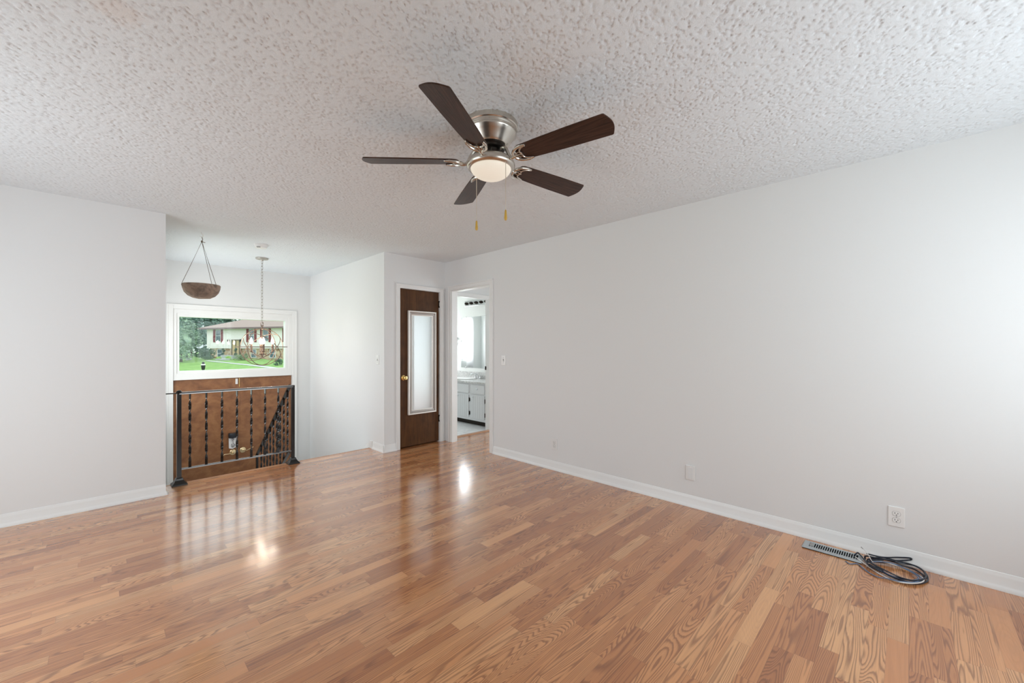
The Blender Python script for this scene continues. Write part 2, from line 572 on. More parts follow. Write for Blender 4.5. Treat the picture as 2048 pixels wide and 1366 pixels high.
b = bm_new()
box(b, 3.41, 4.92, 2.0, 4.62, CEIL, 2.56)
struct('ceiling', b, 'wall', 'plain hall ceiling beyond the cased opening', 'ceiling')
b = bm_new()
box(b, 3.41, 4.92, 4.62, 7.15, CEIL, 2.56)
struct('ceiling', b, 'bathwall', 'pale bathroom ceiling above the light bar', 'ceiling')

# ------------------------------------------------------------------ walls
OY0, OY1, OH = 3.635, 4.408, 2.045     # cased opening in the right wall
b = bm_new()
box(b, XR, XR + 0.085, -1.12, OY0, -0.2, 2.55)
box(b, XR, XR + 0.085, OY0, OY1, OH, 2.55)
box(b, XR, XR + 0.085, OY1, 4.64, -0.2, 2.55)
struct('wall_right', b, 'wall', 'long white wall on the right with the cased opening at its far end', 'wall')

DX0, DX1, DH = 2.640, 3.243, 2.022     # closet door opening
b = bm_new()
box(b, XS, DX0, YC, YC + 0.09, -0.2, 2.55)
box(b, DX0, DX1, YC, YC + 0.09, DH, 2.55)
box(b, DX1, XR + 0.02, YC, YC + 0.09, -0.2, 2.55)
struct('wall_closet', b, 'wall', 'short white wall around the dark closet door', 'wall')

b = bm_new()
box(b, XS, XS + 0.09, YC + 0.09, YE, -1.4, 2.55)
box(b, XS, XS + 0.06, YC + 0.09, YC + 0.10, -1.4, -0.2)
struct('wall_stair', b, 'wall', 'white wall beside the stairs, right of the front doors', 'wall')

b = bm_new()
box(b, -1.42, 0.412, YL, YL + 0.10, -1.4, 2.55)
struct('wall_left', b, 'wall', 'white wall at the left that ends at the stairwell', 'wall')
b = bm_new()
box(b, 0.29, 0.405, YL + 0.10, 5.3, -1.4, 2.55)
box(b, 0.29, 0.405, 6.7, YE, -1.4, 2.55)
box(b, 0.29, 0.405, 5.3, 6.7, -1.4, 0.45)
box(b, 0.29, 0.405, 5.3, 6.7, 1.85, 2.55)
struct('wall_stairwell', b, 'wall', 'white side wall of the stairwell behind the left wall', 'wall')

# entry wall around the double doors and the fixed window above them
EX0, EX1 = 0.700, 2.157
b = bm_new()
box(b, 0.20, EX0, YE, YE + 0.16, -1.5, 2.55)
box(b, EX1, 3.46, YE, YE + 0.16, -1.5, 2.55)
box(b, EX0, EX1, YE, YE + 0.16, 1.795, 2.55)
struct('wall_entry', b, 'wall', 'white front wall around the double doors and the picture window', 'wall')

# back and side walls of the room, behind the camera, each with a window
b = bm_new()
box(b, -1.42, 1.05, -1.14, -1.0, -0.2, 2.55)
box(b, 3.05, XR + 0.085, -1.14, -1.0, -0.2, 2.55)
box(b, 1.05, 3.05, -1.14, -1.0, -0.2, 0.75)
box(b, 1.05, 3.05, -1.14, -1.0, 2.12, 2.55)
struct('wall_back', b, 'wall', 'white wall behind the viewer with a wide window', 'wall')
b = bm_new()
box(b, -1.46, -1.32, -1.12, 1.90, -0.2, 2.55)
box(b, -1.46, -1.32, 4.00, 4.70, -0.2, 2.55)
box(b, -1.46, -1.32, 1.90, 4.00, 2.12, 2.55)
box(b, -1.46, -1.32, 1.90, 4.00, -0.2, 0.08)
struct('wall_side', b, 'wall', 'white wall left of the viewer with a tall glazed opening', 'wall')

# hall and bathroom shell
BX = 4.80
b = bm_new()
box(b, BX, BX + 0.12, 2.0, 2.35, -0.2, 2.55)
box(b, BX, BX + 0.12, 3.35, YE + 0.16, -0.2, 2.55)
box(b, BX, BX + 0.12, 2.35, 3.35, -0.2, 0.12)
box(b, BX, BX + 0.12, 2.35, 3.35, 2.12, 2.55)
struct('wall_mirror', b, 'bathwall', 'pale green bathroom wall behind the vanity mirror', 'wall')
b = bm_new()
box(b, 3.41, BX, 2.02, 2.14, -0.2, 2.55)
struct('wall_hall', b, 'wall', 'white end wall of the hall seen in the closet door mirror', 'wall')
BDX0, BDX1, BDH = 3.452, 4.21, 2.022   # bathroom doorway
BY0, BY1 = 4.60, 4.685
b = bm_new()
box(b, 3.405, BDX0, BY0 + 0.002, BY1, -0.2, 2.55)
box(b, BDX0, BDX1, BY0 + 0.002, BY1, BDH, 2.55)
box(b, BDX1, BX, BY0 + 0.002, BY1, -0.2, 2.55)
struct('wall_bath', b, 'wall', 'cream white wall above the bathroom doorway', 'wall')
b = bm_new()
box(b, 3.36, 3.452, BY1, YE, -0.2, 2.55)
struct('wall_linen', b, 'bathwall', 'pale green wall seen in the bathroom mirror', 'wall')
b = bm_new()
box(b, 3.46, 3.72, YE, YE + 0.16, -0.2, 2.55)
box(b, 4.48, BX, YE, YE + 0.16, -0.2, 2.55)
box(b, 3.72, 4.48, YE, YE + 0.16, -0.2, 0.98)
box(b, 3.72, 4.48, YE, YE + 0.16, 1.93, 2.55)
struct('wall_bathfront', b, 'bathwall', 'pale bathroom wall around its window', 'wall')
b = bm_new()
box(b, 3.452, BX, BY0 + 0.035, YE, -0.1, 0.004)
struct('floor', b, 'tile', 'white marble tile floor of the bathroom', 'floor')
b = bm_new()
prism(b, [(BDX0, BY0 - 0.03, 0.0), (BDX0, BY0 - 0.024, 0.008), (BDX0, BY0 + 0.03, 0.012), (BDX0, BY0 + 0.038, 0.004), (BDX0, BY0 + 0.038, -0.02), (BDX0, BY0 - 0.03, -0.02)], (BDX1 - BDX0, 0, 0))
struct('trim_2', b, 'nose', 'oak threshold strip at the bathroom doorway', 'threshold')

# ------------------------------------------------------------------ stairwell: steps, landing
b = bm_new()
for i in range(6):
    zt = -(i + 1) * 0.173
    box(b, 1.52, XS, 4.93 + i * 0.245, 4.93 + (i + 1) * 0.245 + 0.02, zt - 0.17, zt)
box(b, 0.405, XS, 4.80, 4.928, -1.4, -0.034)
struct('trim_3', b, 'wall', 'steps leading down from the floor edge to the entry landing', 'stairs')
b = bm_new()
box(b, 0.30, XS + 0.05, 4.93, YE + 0.16, LOW - 0.2, LOW)
struct('floor', b, 'tile', 'entry landing floor below the front doors', 'floor')

# ------------------------------------------------------------------ baseboards and casings
BASE = [(0, 0), (0.020, 0), (0.020, 0.008), (0.013, 0.022), (0.009, 0.030), (0.009, 0.068), (0.0065, 0.076), (0.003, 0.090), (0, 0.092)]


def baseboard(name, p0, p1, nrm, label, s=1.0):
    b = bm_new()
    n = Vector((*nrm, 0))
    p0, p1 = Vector(p0), Vector(p1)
    prism(b, [p0 + n * (d * s) + Vector((0, 0, h)) for d, h in BASE], p1 - p0)
    return struct(name, b, 'trim', label, 'baseboard', smooth=True)


baseboard('baseboard_right', (XR, -1.0, 0), (XR, 3.577, 0), (-1, 0), 'white baseboard along the right wall')
baseboard('baseboard_left', (-1.32, YL, 0), (0.412, YL, 0), (0, -1), 'white baseboard along the left wall')
bb = bm_new()
lathe(bb, [(0.020, 0.0), (0.020, 0.008), (0.013, 0.022), (0.009, 0.030)], (0.412, YL, 0), 20)
struct('trim_4', bb, 'trim', 'rounded baseboard end cap at the end of the left wall', 'baseboard end', smooth=True)
baseboard('baseboard_closet', (XS - 0.018, YC, 0), (2.595, YC, 0), (0, -1), 'white baseboard left of the closet door')
baseboard('baseboard_stair', (XS, YC - 0.018, 0), (XS, 4.835, 0), (-1, 0), 'short white baseboard at the top of the stairs')
b = bm_new()
prism(b, [(XS, 4.845, 0.0), (XS, 4.845, 0.095), (XS, 4.90, 0.095), (XS, 6.3, -0.89), (XS, 6.3, -1.1), (XS, 4.90, -0.12)], (-0.011, 0, 0))
struct('baseboard_skirt', b, 'trim', 'sloping white skirt board beside the steps', 'baseboard')
baseboard('baseboard_back', (-1.32, -1.0, 0), (3.30, -1.0, 0), (0, 1), 'white baseboard under the back window')


def casing(name, rect, plane, axis, nrm, label, w=0.058, t=0.014, bottom=False):
    """door/window casing as one mesh around the opening rect=(a0,a1,z0,z1)"""
    a0, a1, z0, z1 = rect
    b = bm_new()

    def bx(u0, u1, w0, w1, tt=t):
        if axis == 'x':
            ys = sorted((plane, plane + nrm * tt))
            box(b, u0, u1, ys[0], ys[1], w0, w1)
        else:
            xs = sorted((plane, plane + nrm * tt))
            box(b, xs[0], xs[1], u0, u1, w0, w1)
    lo = z0 - (w if bottom else 0)
    bx(a0 - w, a0, lo, z1 + w)
    bx(a1, a1 + w, lo, z1 + w)
    bx(a0, a1, z1, z1 + w)
    if bottom:
        bx(a0, a1, lo, z0)
    # raised back band
    e = 0.014
    g = 0.002
    bx(a0 - w - g, a0 - w + e, lo, z1 + w - e, t + 0.005)
    bx(a1 + w - e, a1 + w + g, lo, z1 + w - e, t + 0.005)
    bx(a0 - w - g, a1 + w + g, z1 + w - e, z1 + w + g, t + 0.005)
    return struct(name, b, 'trim', label, 'door casing', bevel=0.003)


casing('trim_5', (OY0, OY1, 0, OH), XR, 'y', -1, 'white casing around the opening to the bathroom hall')
casing('trim_6', (DX0, DX1, 0, DH), YC, 'x', -1, 'white casing around the dark closet door', w=0.052)
casing('trim_7', (BDX0 + 0.006, BDX1, 0, BDH), BY0 + 0.002, 'x', -1, 'white casing around the bathroom doorway', w=0.044)
casing('trim_8', (EX0, EX1, LOW, 1.795), YE, 'x', -1, 'white casing around the front doors and picture window', w=0.064)
# jamb linings
b = bm_new()
box(b, XR - 0.002, XR + 0.088, OY0 - 0.001, OY0 + 0.014, 0, OH - 0.014)
box(b, XR - 0.002, XR + 0.088, OY1 - 0.014, OY1 + 0.001, 0, OH - 0.014)
box(b, XR - 0.002, XR + 0.088, OY0, OY1, OH - 0.014, OH + 0.001)
struct('trim_9', b, 'trim', 'white jamb lining inside the cased opening', 'door jamb')
b = bm_new()
box(b, BDX0, BDX0 + 0.006, BY0, BY1 + 0.004, 0, BDH - 0.012)
box(b, BDX1 - 0.012, BDX1 + 0.001, BY0, BY1 + 0.004, 0, BDH - 0.012)
box(b, BDX0, BDX1, BY0, BY1 + 0.004, BDH - 0.012, BDH + 0.001)
tj = struct('trim_10', b, 'trim', 'white jamb of the bathroom doorway', 'door jamb')
b = bm_new()
tube(b, [(BDX1 - 0.018, BY1 + 0.002, 0.93), (BDX1 - 0.018, BY1 + 0.002, 0.985)], 0.005, 8)
box(b, BDX1 - 0.0145, BDX1 - 0.012, BY1 - 0.018, BY1, 0.93, 0.985)
obj('hinge', b, 'hinge', tj)

# ------------------------------------------------------------------ windows
b = bm_new()
WZ0, WZ1 = 0.958, 1.692
GX0, GX1 = 0.766, 2.064
gx0, gx1, gz0, gz1 = GX0 - 0.03, GX1 + 0.045, WZ0 - 0.03, WZ1 + 0.045
e0, e1 = EX0 + 0.001, EX1 - 0.001
for (a0, a1, c0, c1) in ((e0, e1, gz1, 1.794), (e0, e1, 0.851, gz0), (e0, gx0, gz0, gz1), (gx1, e1, gz0, gz1)):
    box(b, a0, a1, YE + 0.004, YE + 0.12, c0, c1)
for (a0, a1, c0, c1) in ((gx0, gx1, WZ1, gz1), (gx0, gx1, gz0, WZ0), (gx0, GX0, WZ0, WZ1), (GX1, gx1, WZ0, WZ1)):
    box(b, a0, a1, YE + 0.018, YE + 0.11, c0, c1)
box(b, e0, e1, YE - 0.006, YE + 0.12, 0.838, 0.851)
win = struct('window_1', b, 'trim', 'white fixed picture window above the brown front doors', 'window')
b = bm_new()
box(b, GX0 - 0.005, GX1 + 0.005, YE + 0.050, YE + 0.054, WZ0 - 0.005, WZ1 + 0.005)
obj('window_pane', b, 'pane', win)


def hidden_window(name, axis, plane, a0, a1, z0, z1, th, label, mull):
    b = bm_new()
    f = 0.05

    def bx(u0, u1, w0, w1, d0, d1):
        if axis == 'x':
            box(b, u0, u1, plane + d0, plane + d1, w0, w1)
        else:
            box(b, plane + d0, plane + d1, u0, u1, w0, w1)
    bx(a0, a0 + f, z0 + f, z1 - f, 0, th)
    bx(a1 - f, a1, z0 + f, z1 - f, 0, th)
    bx(a0, a1, z0, z0 + f, 0, th)
    bx(a0, a1, z1 - f, z1, 0, th)
    for m in mull[0]:
        bx(m - f / 2, m + f / 2, z0 + f, z1 - f, 0, th)
    for m in mull[1]:
        bx(a0 + f, a1 - f, m - f / 2, m + f / 2, 0, th)
    return struct(name, b, 'trim', label, 'window')


hidden_window('window_2', 'x', -1.12, 1.05, 3.05, 0.75, 2.12, 0.06, 'white framed window in the wall behind the viewer', ([2.05], []))
hidden_window('window_3', 'y', -1.44, 1.90, 4.00, 0.08, 2.12, 0.06, 'white framed glazed opening in the wall left of the viewer', ([2.95], []))
hidden_window('added_window_4', 'y', BX + 0.03, 2.35, 3.35, 0.12, 2.12, 0.06, 'added white framed window in the unseen side of the hall', ([], [1.45]))  # added opening for the hall fill light, out of view
hidden_window('added_window_6', 'y', 0.30, 5.3, 6.7, 0.45, 1.85, 0.06, 'added white framed window in the unseen side wall of the stairwell', ([6.0], []))  # added opening for the stairwell fill light, out of view
hidden_window('window_5', 'x', YE + 0.04, 3.72, 4.48, 0.98, 1.93, 0.06, 'white sash window reflected in the bathroom mirror', ([], [1.42]))

# ------------------------------------------------------------------ front doors
FY = YE + 0.030


def lever(parent, x, z, sgn):
    b = bm_new()
    lathe(b, [(0.040, 0), (0.040, -0.006), (0.034, -0.012), (0.020, -0.014), (0.014, -0.016), (0.014, -0.045)], (x, FY, z), 28, 'y')
    lathe(b, [(0.021, 0), (0.021, -0.008), (0.016, -0.010), (0.0, -0.010)], (x, FY - 0.045, z), 20, 'y')
    h = obj('lever_handle', b, 'palebrass', parent, smooth=True)
    b = bm_new()
    if sgn < 0:
        pts = [(x, FY - 0.05, z), (x - 0.03, FY - 0.052, z - 0.004), (x - 0.075, FY - 0.050, z - 0.006), (x - 0.105, FY - 0.046, z - 0.006), (x - 0.122, FY - 0.04, z - 0.020)]
    else:
        pts = [(x, FY - 0.05, z), (x + 0.03, FY - 0.052, z - 0.006), (x + 0.075, FY - 0.050, z + 0.012), (x + 0.10, FY - 0.048, z + 0.026), (x + 0.125, FY - 0.044, z + 0.030)]
    tube(b, pts, 0.008, 8, rs=[0.012, 0.009, 0.007, 0.006, 0.006])
    obj('lever', b, 'palebrass', h, smooth=True)


XM = 1.432
b = bm_new()
box(b, EX0 + 0.004, XM - 0.004, FY, FY + 0.044, LOW + 0.012, 0.834)
dl = struct('door_1', b, 'frontdoor', 'brown wood front door leaf on the left with the white tag and a brass lever', 'door', bevel=0.002)
lever(dl, 1.372, -0.245, -1)
for zz in (0.62, 0.10, -0.95):
    b = bm_new()
    tube(b, [(EX0 + 0.003, FY - 0.005, zz - 0.045), (EX0 + 0.003, FY - 0.005, zz + 0.045)], 0.006, 8)
    obj('hinge', b, 'hinge', dl)
b = bm_new()
box(b, XM + 0.001, EX1 - 0.004, FY + 0.006, FY + 0.044, LOW + 0.012, 0.834)
box(b, XM - 0.006, XM + 0.025, FY + 0.001, FY + 0.02, LOW + 0.012, 0.834)
dr = struct('door_2', b, 'frontdoor', 'brown wood front door leaf on the right with a brass lever', 'door', bevel=0.002)
lever(dr, 1.497, -0.235, 1)
b = bm_new()
box(b, 1.449, 1.458, FY - 0.003, FY + 0.003, 0.70, 0.832)
tag(obj('flush_bolt', b, 'brass', dr), 'pale brass edge bolt')

# white contact sensor at the top of the left leaf
t = thing('door_sensor', (1.418, FY, 0.78), 'small white contact sensor at the top of the left front door leaf', 'sensor')
b = bm_new()
box(b, 1.405, 1.431, FY - 0.016, FY + 0.001, 0.742, 0.822)
obj('case', b, 'plastic', t, bevel=0.003)
b = bm_new()
box(b, 1.4165, 1.4185, FY - 0.0165, FY - 0.0155, 0.744, 0.820)
obj('seam', b, 'gap', t)

# hanging tag with a black clasp
t = thing('door_tag', (1.365, FY, -0.06), 'white tag with black script under a black clasp, on the left front door leaf', 'tag')
b = bm_new()
lathe(b, [(0.050, 0.0), (0.053, 0.01), (0.053, 0.058), (0.050, 0.066)], (1.365, FY - 0.035, -0.028), 24)
box(b, 1.335, 1.395, FY - 0.04, FY, -0.02, 0.03)
obj('clasp', b, 'black', t, smooth=True)
b = bm_new()
tx, tz = 1.365, -0.105
prism(b, [(tx - 0.046, FY - 0.03, tz + 0.072), (tx - 0.02, FY - 0.035, tz + 0.086), (tx + 0.046, FY - 0.03, tz + 0.078), (tx + 0.046, FY - 0.03, tz - 0.066),
          (tx - 0.004, FY - 0.035, tz - 0.086), (tx - 0.043, FY - 0.03, tz - 0.072)], (0, 0.012, 0))
card = obj('card', b, 'paper', t)
b = bm_new()
Yk = FY - 0.0385


def stroke(pts, r=0.0028):
    tube(b, [(tx + px, Yk, tz + pz) for px, pz in pts], r, 6)


stroke([(-0.018, 0.060), (0.0, 0.064), (0.012, 0.058)])
stroke([(-0.014, 0.050), (0.010, 0.051), (0.013, 0.044), (0.0, 0.042)], 0.002)
stroke([(-0.014, 0.040), (-0.006, 0.036), (0.004, 0.038)], 0.002)
stroke([(0.002, 0.030), (0.006, 0.018), (0.002, 0.004), (0.006, -0.008)], 0.002)
stroke([(-0.012, 0.028), (-0.004, 0.022)], 0.002)
stroke([(-0.012, -0.012), (-0.018, -0.032), (-0.016, -0.050), (-0.006, -0.058)])
stroke([(-0.010, -0.016), (0.008, -0.012), (0.022, -0.022), (0.024, -0.040), (0.012, -0.056), (0.0, -0.052), (-0.002, -0.040), (0.010, -0.034)])
stroke([(-0.012, -0.058), (0.004, -0.064)])
obj('lettering', b, 'ink', card)

# ------------------------------------------------------------------ closet door, knob, hinges, mirror
CY = YC + 0.018
b = bm_new()
box(b, DX0 + 0.003, DX1 - 0.003, CY, CY + 0.035, 0.014, DH - 0.003)
cd = struct('door_3', b, 'closetdoor', 'dark brown flat closet door with a framed mirror on it', 'door', bevel=0.002)
b = bm_new()
kx, kz = 2.700, 0.894
lathe(b, [(0.033, 0), (0.033, -0.004), (0.026, -0.010), (0.012, -0.012), (0.011, -0.032), (0.018, -0.038), (0.026, -0.046), (0.028, -0.055), (0.024, -0.064), (0.012, -0.068), (0.0, -0.068)], (kx, CY, kz), 28, 'y')
obj('knob', b, 'brass', cd, smooth=True)
b = bm_new()
box(b, DX0 - 0.004, DX0 + 0.012, CY - 0.002, CY + 0.004, 0.868, 0.925)
obj('latch_plate', b, 'hinge', cd)
for zz in (1.862, 0.318):
    b = bm_new()
    tube(b, [(DX1 + 0.004, CY - 0.014, zz - 0.047), (DX1 + 0.004, CY - 0.014, zz + 0.047)], 0.008, 10)
    box(b, DX1 - 0.010, DX1 + 0.006, CY - 0.010, CY + 0.001, zz - 0.045, zz + 0.045)
    obj('hinge', b, 'hinge', cd)

t = thing('framed_mirror', (2.967, CY - 0.03, 0.415), 'tall pewter framed mirror hanging on the dark closet door', 'mirror')
mx0, mx1, mz0, mz1 = 2.760, 3.182, 0.416, 1.748


def mitre(bmx, x0, x1, z0, z1, prof):
    """picture-frame moulding: prof = [(inset, depth towards viewer)]"""
    loops = []
    for ins, dep in prof:
        y = CY - dep
        loops.append([bmx.verts.new(p) for p in ((x0 + ins, y, z0 + ins), (x1 - ins, y, z0 + ins), (x1 - ins, y, z1 - ins), (x0 + ins, y, z1 - ins))])
    for A, B in zip(loops, loops[1:] + loops[:1]):
        for j in range(4):
            bmx.faces.new((A[j], A[(j + 1) % 4], B[(j + 1) % 4], B[j]))


b = bm_new()
mitre(b, mx0, mx1, mz0, mz1, [(0.0, 0.002), (0.0, 0.030), (0.003, 0.033), (0.015, 0.031), (0.017, 0.026), (0.017, 0.002)])
obj('outer_moulding', b, 'framelight', t)
b = bm_new()
mitre(b, mx0, mx1, mz0, mz1, [(0.017, 0.004), (0.017, 0.025), (0.020, 0.027), (0.027, 0.022), (0.033, 0.024), (0.039, 0.022), (0.047, 0.017), (0.049, 0.017), (0.049, 0.004)])
obj('frame', b, 'framegrey', t)
b = bm_new()
mitre(b, mx0, mx1, mz0, mz1, [(0.049, 0.004), (0.049, 0.018), (0.058, 0.015), (0.060, 0.010), (0.060, 0.004)])
obj('inner_moulding', b, 'framelight', t)
b = bm_new()
box(b, mx0 + 0.055, mx1 - 0.055, CY - 0.009, CY - 0.003, mz0 + 0.055, mz1 - 0.055)
obj('mirror_glass', b, 'mirror', t)

# ------------------------------------------------------------------ switches, outlets, plates


def plate_box(b, axis, plane, nrm, a, z, w, h, d0, d1):
    lo, hi = sorted((plane + nrm * d0, plane + nrm * d1))
    box(b, lo, hi, a - w / 2, a + w / 2, z - h / 2, z + h / 2)


def switch(x, nrm, y, z, label):
    t = thing('light_switch', (x, y, z), label, 'light switch', 'white toggle light switches')
    b = bm_new()
    plate_box(b, 'y', x, nrm, y, z, 0.072, 0.116, 0, 0.006)
    obj('cover_plate', b, 'plastic', t, bevel=0.003)
    b = bm_new()
    plate_box(b, 'y', x, nrm, y, z, 0.012, 0.026, 0.005, 0.0068)
    obj('toggle_slot', b, 'slot', t)
    b = bm_new()
    prism(b, [(x + nrm * 0.005, y - 0.0045, z - 0.012), (x + nrm * 0.005, y - 0.0045, z + 0.004), (x + nrm * 0.017, y - 0.0045, z - 0.006), (x + nrm * 0.017, y - 0.0045, z - 0.014)], (0, 0.009, 0))
    obj('toggle', b, 'plastic', t)
    for dz in (-0.030, 0.030):
        b = bm_new()
        lathe(b, [(0.0035, 0), (0.0035, nrm * 0.0075), (0.002, nrm * 0.008)], (x, y, z + dz), 10, 'x')
        obj('screw', b, 'gap', t)


switch(XR, -1, 3.4005, 1.127, 'white toggle switch on the right wall beside the cased opening')
switch(XS, -1, 4.712, 1.125, 'white toggle switch on the bright stair wall left of the closet')


def outlet(x, y, z, label, mat='plastic'):
    t = thing('wall_outlet', (x, y, z), label, 'outlet', 'duplex wall outlets')
    b = bm_new()
    plate_box(b, 'y', x, -1, y, z, 0.074, 0.118, 0, 0.006)
    obj('cover_plate', b, mat, t, bevel=0.003)
    for dz in (0.0195, -0.0195):
        b = bm_new()
        pts = []
        for j in range(20):
            a = 2 * PI * j / 20
            pts.append((x - 0.005, y + 0.017 * math.cos(a), z + dz + max(-0.0125, min(0.0125, 0.017 * math.sin(a)))))
        prism(b, pts, (-0.0035, 0, 0))
        r = obj('receptacle', b, mat, t)
        b = bm_new()
        for dy, hh in ((-0.0065, 0.0075), (0.0065, 0.009)):
            box(b, x - 0.0092, x - 0.008, y + dy - 0.0011, y + dy + 0.0011, z + dz + 0.003 - hh / 2, z + dz + 0.003 + hh / 2)
        lathe(b, [(0.0026, -0.0092), (0.0026, -0.008)], (x, y, z + dz - 0.0075), 10, 'x')
        obj('slots', b, 'slot', r)
        b = bm_new()
        ring = []
        for j in range(24):
            a = 2 * PI * j / 24
            ring.append((x - 0.0062, y + 0.0183 * math.cos(a), z + dz + max(-0.0138, min(0.0138, 0.0183 * math.sin(a)))))
        tube(b, ring, 0.0006, 5, True)
        obj('seam', b, 'gap', t)
    b = bm_new()
    lathe(b, [(0.003, -0.0058), (0.003, -0.0072), (0.002, -0.0078)], (x, y, z), 10, 'x')
    obj('screw', b, 'gap', t)


outlet(XR, 2.644, 0.268, 'white duplex outlet low on the right wall, nearest the cased opening', 'greyplastic')
outlet(XR, 0.054, 0.269, 'white duplex outlet low on the right wall, above the floor register')
t = thing('blank_plate', (XR, 1.254, 0.271), 'blank painted cover plate between the two outlets on the right wall', 'wall plate')
b = bm_new()
plate_box(b, 'y', XR, -1, 1.254, 0.271, 0.072, 0.116, 0, 0.008)
obj('cover_plate', b, 'greyplastic', t, bevel=0.003)
b = bm_new()
plate_box(b, 'y', XR, -1, 1.254, 0.271, 0.042, 0.088, 0.007, 0.0095)
obj('insert', b, 'wall', t, bevel=0.001)
for dz in (-0.048, 0.048):
    b = bm_new()
    lathe(b, [(0.0033, -0.0075), (0.0033, -0.009), (0.002, -0.0095)], (XR, 1.254, 0.271 + dz), 10, 'x')
    obj('screw', b, 'plastic', t)

# ------------------------------------------------------------------ floor register
RX0, RX1, RY0, RY1 = 3.150, 3.262, 0.198, 0.492
t = thing('floor_register', ((RX0 + RX1) / 2, (RY0 + RY1) / 2, 0), 'grey metal slotted floor register beside the right baseboard', 'floor vent')
b = bm_new()
ZT = 0.013
s0, s1 = RX0 + 0.021, RX1 - 0.024
NS = 21
ya, yb = RY0 + 0.022, RY1 - 0.034
pitch = (yb - ya) / NS
# perforated top: rails, ends and bars between slots
box(b, RX0 + 0.006, s0, RY0 + 0.006, RY1 - 0.006, ZT - 0.003, ZT)
box(b, s1, RX1 - 0.006, RY0 + 0.006, RY1 - 0.006, ZT - 0.003, ZT)
box(b, s0, s1, RY0 + 0.006, ya, ZT - 0.003, ZT)
box(b, s0, s1, yb, RY1 - 0.006, ZT - 0.003, ZT)
for i in range(NS - 1):
    y = ya + pitch * (i + 1)
    box(b, s0, s1, y - pitch * 0.18, y + pitch * 0.18, ZT - 0.003, ZT)
obj('grille', b, 'steel', t)
b = bm_new()
for (a, c) in (((RX0, RY0), (RX1, RY0)), ((RX1, RY0), (RX1, RY1)), ((RX1, RY1), (RX0, RY1)), ((RX0, RY1), (RX0, RY0))):
    cx, cy = (RX0 + RX1) / 2, (RY0 + RY1) / 2
    Z0 = 0.005
    q = lambda p: (p[0] + (0.007 if p[0] < cx else -0.007), p[1] + (0.007 if p[1] < cy else -0.007))
    v = [b.verts.new((*a, Z0)), b.verts.new((*c, Z0)), b.verts.new((*q(c), ZT - 0.001)), b.verts.new((*q(a), ZT - 0.001))]
    b.faces.new(v)
obj('rim', b, 'steel', t)
b = bm_new()
box(b, RX0 + 0.003, RX1 - 0.003, RY0 + 0.003, RY1 - 0.003, 0.0, 0.005)
obj('shade_slab', b, 'registershade', t)  # black slab painted as the shade under grille and rim
b = bm_new()
box(b, 3.185, 3.228, RY1 - 0.056, RY1 - 0.036, ZT - 0.006, ZT + 0.001)
for i in range(4):
    box(b, 3.186 + i * 0.011, 3.192 + i * 0.011, RY1 - 0.055, RY1 - 0.037, ZT, ZT + 0.003)
obj('damper_wheel', b, 'gap', t)

# ------------------------------------------------------------------ cables lying on the floor by the register


def spline(pts, n=8, closed=False):
    P = [Vector(p) for p in pts]
    out = []
    m = len(P)
    for i in range(m - 1):
        p0, p1, p2, p3 = P[max(i - 1, 0)], P[i], P[i + 1], P[min(i + 2, m - 1)]
        for j in range(n):
            s = j / n
            out.append(0.5 * ((2 * p1) + (p2 - p0) * s + (2 * p0 - 5 * p1 + 4 * p2 - p3) * s * s + (3 * p1 - p0 - 3 * p2 + p3) * s ** 3))
    out.append(P[-1])
    return out


t = thing('coiled_cable', (3.2, 0.05, 0), 'black cable coiled on the floor beside the register', 'cable')
b = bm_new()
tube(b, spline([(3.205, 0.181, 0.05), (3.229, 0.112, 0.045), (3.302, 0.048, 0.04), (3.318, 0.002, 0.048), (3.318, -0.01, 0.046), (3.318, 0.003, 0.034), (3.263, 0.066, 0.03), (3.218, 0.141, 0.035), (3.205, 0.183, 0.035), (3.205, 0.188, 0.02), (3.19, 0.182, 0.012), (3.258, 0.123, 0.02), (3.272, 0.042, 0.02), (3.298, -0.018, 0.02), (3.279, -0.057, 0.012), (3.212, -0.074, 0.006), (3.144, -0.065, 0.006), (3.081, -0.024, 0.006), (3.065, 0.027, 0.006), (3.09, 0.089, 0.01), (3.111, 0.136, 0.016), (3.142, 0.172, 0.016), (3.171, 0.166, 0.02), (3.233, 0.103, 0.014), (3.255, 0.042, 0.016), (3.264, -0.016, 0.012), (3.227, -0.049, 0.012), (3.197, -0.059, 0.006), (3.139, -0.048, 0.006), (3.07, -0.007, 0.012), (3.061, 0.044, 0.014), (3.066, 0.08, 0.016), (3.082, 0.105, 0.018), (3.112, 0.163, 0.022), (3.182, 0.19, 0.02), (3.228, 0.211, 0.022), (3.244, 0.224, 0.026), (3.216, 0.235, 0.02), (3.228, 0.239, 0.006)], 8), 0.0042, 8)
obj('cable', b, 'cableblack', t, smooth=True)
b = bm_new()
tube(b, spline([(3.188, 0.176, 0.024), (3.262, 0.118, 0.030), (3.276, 0.05, 0.028), (3.284, -0.012, 0.026), (3.262, -0.052, 0.020), (3.206, -0.066, 0.018), (3.148, -0.058, 0.018), (3.088, -0.018, 0.018), (3.072, 0.03, 0.020), (3.088, 0.085, 0.026), (3.118, 0.138, 0.030), (3.160, 0.168, 0.030), (3.222, 0.108, 0.032)], 8), 0.0042, 8)
obj('cable', b, 'cableblack', t, smooth=True)
b = bm_new()
tube(b, spline([(3.11, 0.163, 0.024), (3.096, 0.136, 0.022), (3.087, 0.105, 0.018)], 6), 0.0085, 10)
tag(obj('sleeve', b, 'cableblack', t, smooth=True), 'thick black sleeve')
t = thing('coiled_cable', (3.2, 0.05, 0), 'white cable running out of the register slot into the coil', 'cable')
b = bm_new()
